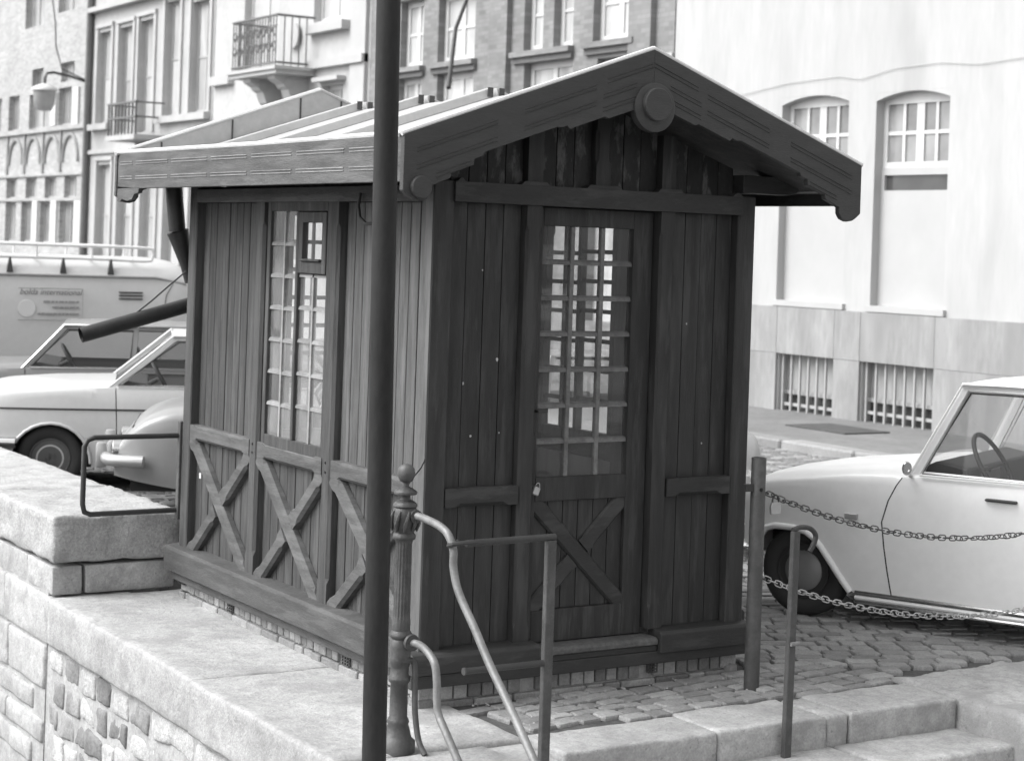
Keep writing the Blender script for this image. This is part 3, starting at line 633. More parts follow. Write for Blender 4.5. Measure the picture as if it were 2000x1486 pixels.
# gable framing
rs_=.3606
def gz(x): return 2.283+.335*((x+.345) if x<.94 else (2.225-x))
for u in (.548,.935,1.330):
    z1=min(gz(u-.05),gz(u+.05))-.02
    MB().beam(T(u,-.004,2.267),T(u,-.004,z1),.085,.09,n,.014,.11,.03).build('gable_post',WOOD,K)
for a,c,k in ((.112,.505,4),(.592,.892,3),(.978,1.287,3),(1.375,W-.112,4)): boards('F',a,c,2.267,gz((a+c)/2)-.1,k,topf=lambda x:gz(x)-.03,wm=PEEL)
for a,c,k in ((.2,.94,6),(.94,1.68,6)): boards('B',a,c,2.27,gz(.5)-.1,k,topf=lambda x:gz(x)-.03)
# eave brackets: ends of the cross beam carrying the overhang
for s_ in (-1,1):
    X=lambda u: (u if s_<0 else W-u)
    for yy,nm in ((.0,'eave_bracket'),(D-.1,'eave_bracket')):
        MB().prism([(.10,2.285),(-.20,2.285),(-.255,2.30),(-.285,2.345),(-.285,2.375),(.10,2.375)],yy-.02,yy+.075,lambda u,v,d:(X(u),d,v)).build(nm,WOODH,K,bevel=.003)
# worn notches along the top of the tie beam are real: short raised lengths between the gable posts
for a,c in ((.112,.16),(.46,.62),(.83,1.04),(1.25,1.41),(1.72,1.784)): MB().prism([(a,2.2655),(c,2.2655),(c-.02,2.283),(a+.02,2.283)],-.03,.015,lambda u,v,d:T(u,d,v)).build('tie_beam_block',WOODH,K)
# front sills
b=MB(); pr=[(-.05,.022),(.062,.022),(.062,.096),(.05,.114),(-.05,.122)]
b.prism(pr,-.060,.620,lambda d,z,u:T(u,d,z)); b.build('sill_board',WOODH,K,bevel=.003)
b=MB(); b.prism([(-.05,.010),(.062,.010),(.062,.100),(.05,.116),(-.05,.122)],1.325,W+.02,lambda d,z,u:T(u,d,z)); b.build('sill_board',WOODH,K,bevel=.003)
MB().box((-.055,-.06,-.043),(W+.02,.040,.018),T).build('sill_plate',WOODH,K,bevel=.004)
MB().prism([(-.10,.050),(.045,.050),(.045,.074),(.03,.085),(-.10,.088)],.622,1.323,lambda d,z,u:T(u,d,z)).build('threshold',mat('worn_threshold',.085,.8,var=.35,scale=5,bump=.5,fine=.3),K,bevel=.004)
MB().box((.622,-.10,.0185),(1.323,.034,.0485),T).build('sill_plate',WOODH,K,bevel=.003)
# ---- door
dz=-.06
DL=MB(); x0,x1,z0,z1=.595,1.284,.092,2.168
gx0,gx1,gz0,gz1=.640,1.168,.880,2.080
DL.box((x0,dz-.04,z0),(gx0,dz,z1),T).box((gx1,dz-.04,z0),(x1,dz,z1),T).box((gx0,dz-.04,gz1),(gx1,dz,z1),T).box((gx0,dz-.04,.765),(gx1,dz,gz0),T).box((gx0,dz-.04,z0),(gx1,dz,.245),T)
door=DL.build('door',WOOD,K,bevel=.003)
def dbuild(mb,*a,**k): return mb.build(*a,parent=door,**k)
k_=6;ww=(gx1-gx0)/k_
for i in range(k_): dbuild(MB().box((gx0+i*ww+.002,dz-.035,.246),(gx0+(i+1)*ww-.002,dz-.022,.764),T),'door_board',WOOD,bevel=.0015)
dbuild(MB().box((gx0,dz-.04,.246),(gx1,dz-.0365,.764),T),'door_backing',INNER)
def dbrace(a,c,prot):
    dbuild(MB().beam(T(a[0],dz+prot,a[1]),T(c[0],dz+prot,c[1]),.082,.02,n,.010,.03,.02),'door_brace',WOODH)
dbrace((gx0-.01,.775),(gx1+.01,.235),-.003)
mid=Vector((( gx0+gx1)/2,.505)); p0=Vector((gx1+.01,.775));p1=Vector((gx0-.01,.235));dv=(p1-p0).normalized()
dbrace(tuple(p0),tuple(mid-dv*.045),-.006); dbrace(tuple(mid+dv*.045),tuple(p1),-.006)
cw=(gx1-gx0)/3; rh=(gz1-gz0)/7
for i in (1,2): dbuild(MB().box((gx0+cw*i-.012,dz-.034,gz0),(gx0+cw*i+.012,dz-.008,gz1),T),'glazing_bar',mat('door_bar_paint',.14,.7,var=.35,scale=10,fine=.25),bevel=.003)
DPUT=mat('door_putty',.13,.75,var=.4,scale=14,fine=.3)
for r in range(1,7):
    z=gz0+rh*r
    for i in range(3): 
        q0=gx0+cw*i+(.0125 if i else 0);q1=gx0+cw*(i+1)-(.0125 if i<2 else 0); dbuild(MB().prism([(dz-.034,z-.013),(dz-.010,z-.013),(dz-.014,z+.005),(dz-.028,z+.013)],q0,q1,lambda d,zz,u:T(u,d,zz)),'glazing_bar',DPUT)
for r in range(7):
    for i in range(3):
        t=rk.uniform(-.003,.003);t2=rk.uniform(-.002,.002); d0=dz-.024
        dbuild(MB().add([T(gx0+cw*i,d0+t,gz0+rh*r),T(gx0+cw*(i+1),d0-t,gz0+rh*r),T(gx0+cw*(i+1),d0-t+t2,gz0+rh*(r+1)),T(gx0+cw*i,d0+t+t2,gz0+rh*(r+1))],[(0,1,2,3)]),'pane',GLASS)
# padlock with hasp, keyhole, handle
b=MB(); c=Vector(T(.625,dz+.03,.822)); R45=Matrix.Rotation(math.radians(20),4,'Y')
q=MB().box((-.017,-.010,-.020),(.017,.010,.020)); q.v=[tuple(c+(R45@Vector(v))) for v in q.v]; dbuild(q,'padlock',GALV,bevel=.004)
dbuild(MB().tube([tuple(c+R45@Vector((.012*math.cos(a),0,.022+.018*math.sin(a)))) for a in [math.pi*k/8 for k in range(9)]],.0035,6),'padlock_shackle',CHROME)
dbuild(MB().box((.600,dz,.825),(.655,dz+.006,.845),T),'hasp',IRONG)
dbuild(MB().tube([T(.613,dz,1.09),T(.613,dz+.006,1.09)],.011,10),'keyhole_plate',DARK)
dbuild(MB().tube([T(.617,dz,1.20),T(.617,dz+.045,1.20),T(.66,dz+.05,1.20)],.007,8),'door_handle',IRON)
MB().box((x0-.004,-.10,2.10),(x1+.004,-.062,2.169),T)
# ---- brick base
base=MB().box((.035,.035,-.30),(W-.02,D-.02,-.03)).build('brick_base',MORTAR,K)
def bricks(s,L,skip):
    Tm=MAPS[s][0]; u=.012; k=0
    while u<L-.02:
        w_=.19 if (k==0) else rk.choice((.066,.07,.076,.07)); w_=min(w_,L-.01-u)
        if not any(a<u+w_/2<c for a,c in skip):
            pr_=-.018+rk.uniform(-.003,.003); MB().box((u+.004,pr_-.08,(-.118 if s=='F' else -.098)+rk.uniform(-.003,.003)),(u+w_-.004,pr_,-.032),Tm).build('brick',BRICK,base,bevel=.004)
        u+=w_; k+=1
    u=.0
    while u<L-.02:
        w_=min(rk.choice((.1,.21,.2,.105)),L-.005-u)
        pr_=-.010+rk.uniform(-.006,.006); MB().box((u+.004,pr_-.08,-.175),(u+w_-.004,pr_,-.126 if s=='F' else -.106),Tm).build('brick',BRICK,base,bevel=.006); u+=w_
bricks('F',W,((.60,.68),(1.30,1.37))); bricks('L',D,((.70,.80),(2.12,2.21))); bricks('R',D,()); bricks('B',W,())
def grate(s,u0,u1):
    Tm=MAPS[s][0]; b=MB().box((u0,-.07,-.098),(u1,-.05,-.038),Tm); g=b.build('air_vent',DARK,K)
    b=MB()
    for k in range(4): u=u0+(u1-u0)*k/3; b.box((u-.004,-.024,-.098),(u+.004,-.016,-.038),Tm)
    for k in range(5): z=-.098+.06*k/4; b.box((u0,-.0155,z-.003),(u1,-.012,z+.003),Tm)
    b.build('vent_grille',IRONG,g)
grate('F',1.31,1.365); grate('L',.71,.79); grate('L',2.13,2.20)
# flakes of bare wood where the paint has come off the front boards
CHIP=mat('bare_wood_flake',.45,.8,var=.3,scale=60)
for u,z,s_ in ((.215,1.335,.006),(.395,1.445,.008),(.30,1.86,.004),(.265,1.09,.006),(1.62,1.02,.004),(.42,1.10,.004),(1.50,1.62,.004),(.33,.60,.004)):
    q=[(u+s_*rk.uniform(.5,1.1)*math.cos(a),z+1.5*s_*rk.uniform(.5,1.1)*math.sin(a)) for a in (0,1,2.2,3.1,4.1,5.2)]
    MB().prism(q,-.0505,-.0478,lambda a,b_,d:(a,-d,b_)).build('paint_flake',CHIP,K)
# ---- interior
MB().box((.06,.06,-.03),(W-.06,D-.06,.0)).build('floor',INNER,K)
MB().box((.075,.25,.80),(.40,2.7,.835)).build('counter',INNER,K)
# ---- roof
zin=2.335; RS=.335
def sheet_z(x): return zin+RS*((x+.345) if x<.94 else (2.225-x))
for s_ in (-1,1):
    X=(lambda x:x) if s_<0 else (lambda x:W-x)
    prof=[(-.345,sheet_z(-.345)),(.94,sheet_z(.94)),(.94,sheet_z(.94)-.02),(-.345,sheet_z(-.345)-.02)]
    rp=MB().prism(prof,-.338,3.145,lambda u,v,d:(X(u),d,v)).build('roof_sheet',ZINC,K)
    MB().prism([(-.335,sheet_z(-.335)-.022),(.939,sheet_z(.939)-.022),(.939,sheet_z(.939)-.045),(-.335,sheet_z(-.335)-.045)],-.336,3.14,lambda u,v,d:(X(u),d,v)).build('soffit_boarding',WOOD,K)
    for y in (.33,1.08,1.83,2.58):
        b=MB(); a0=-.325;a1=.925
        # trapezoid roll running up the slope
        h_=.052
        vs=[]
        for x in (a0,a1):
            z=sheet_z(x)
            for dy,dz_ in ((-.042,0),(-.026,h_),(.026,h_),(.042,0)): vs.append((X(x+(0.02 if dz_ and x==a0 else 0)),y+dy,z+dz_))
        b.add(vs,[(0,1,5,4),(1,2,6,5),(2,3,7,6),(0,3,2,1),(4,5,6,7),(3,0,4,7)]); r_=b.build('roof_roll',ZINC,rp,bevel=.004)
        MB().box((X(a1-.02)-.016,y-.05,sheet_z(a1)),(X(a1-.02)+.016,y-.043,sheet_z(a1)+.05)).build('roll_clip',IRONG,rp); MB().box((X(a0)-.012,y-.052,sheet_z(a0)),(X(a0)+.012,y-.043,sheet_z(a0)+.045)).build('roll_clip',IRONG,rp)
    # fascia along the eave with incised double lines
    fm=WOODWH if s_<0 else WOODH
    fa=MB().box((X(-.360),-.338,2.236),(X(-.334),3.14,2.44)).build('fascia_board',fm,K,bevel=.003)
    y=-.28
    for k,L in enumerate((.43,.50,.47,.46,.50,.49,.22)):
        if y+L>3.1: L=3.1-y
        for z in (2.385,2.300):
            for dz_ in (-.007,.007): MB().box((X(-.3605),y,z+dz_-.0022),(X(-.3635),y+L,z+dz_+.0022)).build('fascia_bead',PUTTY if s_<0 else WOOD,fa)
        y+=L+.055
    MB().tube([(X(-.352),-.37,2.447),(X(-.352),1.2,2.444),(X(-.352),3.17,2.452)],.013,8).build('gutter_edge',ZINCL,K,smooth=True)
    MB().box((X(-.333),-.33,2.30),(X(-.29),3.13,2.312)).build('gutter',ZINC,K)
    # scroll at the far end of the fascia
    MB().prism([(3.14,2.25),(3.14,2.162),(3.10,2.160),(3.06,2.178),(2.98,2.165),(2.90,2.175),(2.86,2.205),(2.80,2.212),(2.79,2.232),(2.79,2.236)],-.360 if s_<0 else -.334,-.334 if s_<0 else -.36,lambda u,v,d:(X(d),u,v)).build('fascia_scroll',fm,K)
# barge boards front and back
def top(x): return 2.44+rs_*(x+.366)
LOW=[(-.340,2.178),(-.315,2.162),(-.280,2.156),(-.245,2.168),(-.226,2.195),(-.224,2.226),(-.134,2.262),(-.128,2.284),(-.017,2.325),(-.014,2.352),(.030,2.368),(.036,2.384),(.411,2.518),(.440,2.518),(.466,2.527),(.480,2.513),(.671,2.581),(.692,2.574),(.815,2.617),(.94,2.66)]
poly=[(-.366,top(-.366)),(-.366,2.199)]+LOW+[(.94,2.911)]
for yy,fr in ((-.374,True),(3.146,False)):
    y0,y1=(yy,yy+.032)
    for s_ in (-1,1):
        X=(lambda x:x) if s_<0 else (lambda x:W-x)
        bb=MB().prism(poly,y0,y1,lambda u,v,d:(X(u),d,v)).build('barge_board',BARGE if fr else WOODWH,K,bevel=.002)
        MB().tube([(X(-.375),(y0+y1)/2-.004,top(-.375)+.006),(X(.94),(y0+y1)/2-.004,2.917)],.012,8).build('roof_edge_roll',ZINCL,K,smooth=True)
        MB().tube([(X(-.375),y1+.01 if fr else y0-.01,top(-.375)-.0),(X(.94),y1+.01 if fr else y0-.01,2.91)],.010,6).build('zinc_flashing',ZINC,K,smooth=True)
        if fr:
            def groove(xa,xb,off):
                b=MB(); th=math.atan(rs_)
                for o_ in (0,.018):
                    za,zb=top(xa)-off-o_,top(xb)-off-o_
                    b.add([(X(xa),y0-.0008,za),(X(xb),y0-.0008,zb),(X(xb),y0-.004,zb-.002),(X(xa),y0-.004,za-.002),(X(xa),y0-.0008,za-.006),(X(xb),y0-.0008,zb-.006)],[(0,1,2,3),(3,2,5,4),(0,3,4),(1,5,2)])
                b.build('incised_line',BARGE,bb)
            for xa,xb,offs in ((-.30,.10,(.075,.150)),(-.205,-.03,(.215,)),(.24,.62,(.07,.145)),(.46,.62,(.0,)),(.70,.80,(.0,))):
                for of in offs:
                    if of: groove(xa,xb,of)
            groove(.68,.935,.060); groove(.66,.84,.125); groove(.66,.84,.185)
            if s_<0: MB().lathe([(.050,0),(.050,-.016),(.046,-.020)],(X(-.282),y0-.001,2.216),24,axis='y').build('end_disc',BARGE,bb,smooth=True)
        else:
            for x in (-.1,.35,.80): MB().box((X(x)-.004,y0-.022,sheet_z(x)),(X(x)+.004,y0-.012,top(x)-.01)).build('seam',IRONG,bb)
    if fr:
        MB().lathe([(.115,.03),(.115,-.012),(.108,-.016)],(.945,y0+.002,2.642),32,axis='y').build('gable_boss',BARGE,K,smooth=True)
        MB().lathe([(.077,-.016),(.077,-.036),(.073,-.040)],(.945,y0,2.655),32,axis='y').build('gable_disc',BARGE,K,smooth=True)
    else:
        MB().box((-.34,y0-.011,2.3),(-.33,y0-.01,2.4))
# zinc lining visible behind the raised far barge board
for s_ in (-1,1):
    X=(lambda x:x) if s_<0 else (lambda x:W-x)
    MB().prism([(-.34,sheet_z(-.34)+.002),(.94,sheet_z(.94)+.002),(.94,2.905),(-.34,top(-.34)-.006)],3.132,3.143,lambda u,v,d:(X(u),d,v)).build('verge_lining',ZINC,K)
    MB().prism([(-.34,sheet_z(-.34)+.002),(.94,sheet_z(.94)+.002),(.94,2.905),(-.34,top(-.34)-.006)],-.336,-.327,lambda u,v,d:(X(u),d,v)).build('verge_lining',ZINC,K)
# ---- rain pipe, spout, guard frame, cable
PB=mat('black_drainpipe',.028,.45,var=.3,scale=8,fine=.2)
MB().tube([(-.06,3.03,2.33),(-.045,3.03,2.19),(-.022,3.03,2.0)],.050,14).build('rain_pipe',PB,K,smooth=True)
MB().tube([(-.02,3.03,2.0),(.0,3.03,1.94),(.045,3.03,1.80),(.07,3.03,1.7)],[.066,.056,.038,.032],14).build('pipe_hopper',PB,K,smooth=True)
sp0,sp1=Vector((.12,3.06,1.575)),Vector((-.563,3.1,1.378))
b=MB(); dirn=(sp1-sp0).normalized(); b.tube([sp0,sp1],.045,16,cap=False); b.tube([sp1,sp0],.038,16,cap=False)
b.tube([sp1-dirn*.002,sp1+dirn*.001],.0445,16,cap=False)
sp=b.build('waste_spout',PB,K,smooth=True)
MB().tube([(.0,2.93,1.765),(-.08,2.98,1.68),(-.16,3.05,1.585),(-.235,3.082,1.515)],.005,6).build('spout_wire',IRON,K)
gf=MB().tube([(-.0,2.935,.80),(-.52,2.935,.80),(-.56,2.935,.786),(-.578,2.935,.75),(-.578,2.935,.42),(-.566,2.935,.375),(-.53,2.935,.36),(-.0,2.935,.363)],.0155,12).build('guard_frame',IRON,K,smooth=True,sharp=70)
MB().box((-.012,2.905,.31),(.045,2.945,.885)).build('guard_mounting_strip',IRONG,K,bevel=.003)
MB().tube([(-.02,.69,2.21),(-.03,.69,2.15),(-.035,.66,2.09),(-.03,.60,2.06),(-.02,.53,2.065),(-.0,.50,2.10)],.009,8).build('cable_hook',IRON,K)
for y,z in ((2.60,.60),): MB().box((-.0055,y-.012,z-.012),(-.002,y+.012,z+.02)).build('paint_chip',WFRAME,K)
# ================================================================ STREET FURNITURE
POLE0=Vector((-.731,-.965,.023)); POLE1=Vector((-.766,-.943,2.859))
pole=tag(MB().tube([POLE0+(POLE1-POLE0)*k for k in (-.06,.5,1,2.2)],.0475,24).build('flag_mast',mat('dark_mast_paint',.024,.6,spec=.22,var=.3,scale=6,stretch=(1,1,.3),bump=.12,bscale=40,fine=.2),smooth=True),'tall dark round pole standing closest to the camera, in front of the kiosk','pole')
# cast iron rail post
cp=thing('cast_iron_post','ornate fluted cast iron railing post with a ball finial','railing post',(-.408,-.566,-.138))
c0=(-.408,-.566,0)
MB().lathe([(.012,.976),(.026,.982),(.034,.998),(.0365,1.016),(.034,1.034),(.024,1.048),(.008,1.054)],c0,28).build('ball_finial',IRONG,cp,smooth=True,sharp=60)
MB().lathe([(.034,.900),(.022,.905),(.019,.915),(.022,.925),(.047,.928),(.049,.936),(.044,.943),(.030,.952),(.014,.960),(.012,.976)],c0,28).build('collar',IRONG,cp,smooth=True,sharp=50)
b=MB(); b.lathe([(.040,.738),(.047,.742),(.049,.752),(.046,.762),(.040,.768),(.047,.785),(.054,.815),(.055,.845),(.048,.868),(.045,.872),(.051,.878),(.050,.888),(.042,.895),(.034,.900)],c0,28); b.build('capital',IRONG,cp,smooth=True,sharp=50)
for k in range(9):
    a=2*math.pi*k/9
    MB().tube([(c0[0]+math.cos(a)*.051,c0[1]+math.sin(a)*.051,.775),(c0[0]+math.cos(a+.1)*.058,c0[1]+math.sin(a+.1)*.058,.805),(c0[0]+math.cos(a+.25)*.060,c0[1]+math.sin(a+.25)*.060,.838),(c0[0]+math.cos(a+.35)*.052,c0[1]+math.sin(a+.35)*.052,.862)],[.004,.010,.008,.003],7).build('acanthus_leaf',IRONG,cp,smooth=True)
MB().lathe([(.038,.36),(.0385,.40),(.036,.42),(.034,.72),(.037,.735),(.040,.738)],c0,96,flute=16,fz=(.405,.73)).build('fluted_shaft',IRONG,cp,smooth=True,sharp=60)
MB().lathe([(.038,.205),(.043,.222),(.046,.235),(.043,.25),(.046,.29),(.044,.318),(.038,.326),(.047,.334),(.048,.346),(.038,.36)],c0,28).build('knuckle',IRONG,cp,smooth=True,sharp=50)
MB().lathe([(.075,-.145),(.075,-.10),(.058,-.085),(.050,-.05),(.043,-.03),(.047,-.02),(.043,-.008),(.038,.0),(.037,.14),(.046,.15),(.047,.165),(.038,.175),(.038,.205)],c0,28).build('pedestal',IRONG,cp,smooth=True,sharp=50)
tag(MB().tube([(-.395,-.55,.968),(-.36,-.50,.958),(-.31,-.42,.955),(-.25,-.33,.957),(-.18,-.24,.963),(-.10,-.14,.975),(-.02,-.03,.992),(-.004,-.004,1.0)],.0035,6).build('thin_chain',IRON,smooth=True),'thin slack chain from the ball finial of the ornate post to the kiosk corner','chain')
# hand rails
def bez(pts,n=6):
    """Catmull-Rom through the points"""
    P=[Vector(p) for p in pts]; P=[P[0]*2-P[1]]+P+[P[-1]*2-P[-2]]; out=[]
    for i in range(1,len(P)-2):
        for k in range(n):
            t=k/n; a,b_,c_,d_=P[i-1],P[i],P[i+1],P[i+2]
            out.append(.5*((2*b_)+(c_-a)*t+(2*a-5*b_+4*c_-d_)*t*t+(3*b_-a-3*c_+d_)*t**3))
    out.append(P[-2]); return out
x=-.375
hr=tag(MB().tube(bez([(x-.02,-.60,.845),(x,-.66,.840),(x,-.79,.828),(x,-.87,.803),(x,-.918,.745),(x,-.924,.675),(x,-.972,.585),(x,-1.10,.47),(x,-1.231,.346),(x,-1.505,.114),(x,-2.3,-.60)]),.0165,14).build('handrail',PIPE,smooth=True),'upper bent steel handrail running from the ornate post down the steps','handrail','handrails on the ornate post')
MB().lathe([(.028,0),(.03,.012),(.02,.02)],(0,0,0),14,axis='y').build('socket',IRONG,hr,smooth=True,loc=(x-.012,-.628,.840))
hr2=tag(MB().tube(bez([(x-.02,-.60,.315),(x,-.66,.316),(x,-.74,.300),(x,-.80,.262),(x,-.822,.19),(x,-.828,.12),(x,-.85,.06),(x,-.96,-.035),(x,-1.7,-.68)]),.0165,14).build('handrail',PIPE,smooth=True),'lower bent steel handrail below the longer one, fixed to the ornate post','handrail','handrails on the ornate post')
MB().lathe([(.034,0),(.036,.014),(.022,.024)],(0,0,0),14,axis='y').build('socket',IRONG,hr2,smooth=True,loc=(x-.012,-.632,.317))
x3=-.36
hr3=tag(MB().tube(bez([(x3-.06,-.60,.235),(x3-.01,-.60,.236),(x3,-.61,.20),(x3,-.615,.12),(x3,-.625,.02),(x3,-.66,-.08),(x3+.01,-.70,-.135)]),.0125,12).build('stay_rod',IRONG,smooth=True),'thin curved iron rod hugging the foot of the ornate post','iron rod')
ch=MB()
# barrier of flat bar and tube on the steps
br=thing('step_barrier','small iron barrier with a flat upright and two horizontal tubes strapped to the handrail','barrier',(.072,-.95,-.43))
MB().box((.05,-.965,-.43),(.093,-.935,.768)).build('upright',IRONG,br,bevel=.003)
MB().tube([(-.335,-.95,.776),(.092,-.95,.780)],.0145,12).build('top_tube',IRON,br,smooth=True)
MB().tube([(-.325,-.953,.262),(.052,-.953,.262)],.0135,12).build('lower_tube',IRON,br,smooth=True)
MB().tube([(-.33,-.953,.262),(-.322,-.953,.262)],.016,12).build('tube_end',IRONG,br)
b=MB(); b.tube([(x+.085,-.972,.782),(x+.02,-.968,.782),(x-.018,-.945,.775),(x-.021,-.915,.765),(x-.005,-.897,.768),(x+.03,-.900,.777)],.0095,8); b.build('strap',IRON,br,smooth=True)
# flat bar with a hook
hb=thing('hook_post','flat iron upright on the steps with a hooked top, right of the bollard','iron upright',(1.385,-.95,-.43))
b=MB(); vs=[]
MB().add([(1.355,-.965,-.43),(1.398,-.965,-.43),(1.398,-.937,-.43),(1.355,-.937,-.43),(1.372,-.965,.735),(1.410,-.965,.735),(1.410,-.937,.735),(1.372,-.937,.735)],[(0,3,2,1),(4,5,6,7),(0,1,5,4),(1,2,6,5),(2,3,7,6),(3,0,4,7)]).build('upright',IRONG,hb,bevel=.003)
MB().tube(bez([(1.376,-.951,.742),(1.42,-.951,.752),(1.475,-.951,.745),(1.51,-.951,.715),(1.505,-.951,.68),(1.478,-.951,.640)]),.012,10).build('hook',IRON,hb,smooth=True)
MB().tube([(1.37,-.97,.232),(1.42,-.97,.232)],.010,8).build('bolt',PIPE,hb)
# bollards, chains, padlock
def bollard(x_,y_,label):
    t=thing('bollard',label,'bollard',(x_,y_,-.155),0,'steel bollards carrying the chains')
    b=MB(); b.lathe([(.0385,-.155),(.0375,.2),(.0365,.985),(.035,.988),(.030,.988),(.030,.93)],(x_,y_,0),24); b.build('tube',IRONG,t,smooth=True,sharp=50)
    for z in (.812,.392): MB().tube([(x_+.034,y_,z),(x_+.055,y_,z),(x_+.066,y_,z-.004)],.006,8).build('chain_eye',IRON,t)
    MB().tube([(x_-.01,y_-.039,.835),(x_-.01,y_-.034,.835)],.009,10).build('bolt_hole',DARK,t)
    if x_<2: MB().box((x_-.085,y_-.012,.825),(x_-.034,y_+.012,.86)).build('bracket',IRON,t)
    return t
bollard(1.690,-.32,'tubular steel bollard beside the right corner of the kiosk')
bollard(4.95,-.32,'tubular steel bollard at the far right end of the chains, outside the view')
def link_mesh(L,Wd,r):
    pts=[]; h=L/2-Wd/2
    for k in range(6): a=-math.pi/2+math.pi*k/5; pts.append((h+Wd/2*math.cos(a),Wd/2*math.sin(a),0))
    for k in range(6): a=math.pi/2+math.pi*k/5; pts.append((-h+Wd/2*math.cos(a),Wd/2*math.sin(a),0))
    b=MB().tube(pts,r,6,closed=True); me=bpy.data.meshes.new('chain_link'); me.from_pydata(b.v,[],b.f)
    for p in me.polygons: p.use_smooth=True
    return me
CH=mat('weathered_chain',.085,.5,var=.3,scale=20,metal=.3); CH2=mat('bright_chain',.42,.45,var=.2,scale=20,metal=.3)
LM=link_mesh(.055,.028,.0033); LM.materials.append(CH); LM2=link_mesh(.055,.028,.0033); LM2.materials.append(CH2)
def chain(label,x0,z0,x1,z1,zmin,yy,mesh,rnd):
    t=thing('chain',label,'chain',((x0+x1)/2,yy,zmin),0,'chains hanging from the bollards')
    # catenary by bisection through both ends (equal heights)
    span=x1-x0; sag=z0-zmin; a=1.0
    for _ in range(200):
        s_=a*(math.cosh(span/2/a)-1); a*= 1.01 if s_>sag else .99
    xs_=[];x_=x0;step=.0405
    k=0
    while x_<x1:
        u=x_-(x0+x1)/2; z=zmin+a*(math.cosh(u/a)-1); slope=math.sinh(u/a); ds=math.sqrt(1+slope*slope)
        o=bpy.data.objects.new('chain_link',mesh); COL.objects.link(o); o.parent=t
        o.location=(u,0,z-zmin); o.rotation_euler=((0 if k%2 else math.pi/2)+rnd.uniform(-.6,.6)+.2,-math.atan(slope),0)
        x_+=step/ds; k+=1
chain('upper dark chain hanging from the bollard in front of the pale car',1.765,.805,4.88,.805,.512,-.32,LM,random.Random(2))
chain('lower bright chain hanging near the ground from the bollard',1.765,.388,4.88,.388,.10,-.32,LM2,random.Random(9))
pk=thing('padlock','small shiny padlock hanging where the upper chain meets the bollard','padlock',(1.79,-.335,.75))
MB().prism([(-.028,-.036),(.028,-.036),(.033,.0),(.025,.022),(-.025,.022),(-.033,.0)],-.009,.009,lambda u,v,d:(1.788+u,-.338+d,.745+v)).build('lock_body',GALV,pk,bevel=.003)
MB().tube([(1.788+.020*math.cos(a),-.338,.768+.035*math.sin(a)) for a in [math.pi*k/10 for k in range(11)]],.0045,8).build('shackle',IRON,pk,smooth=True)
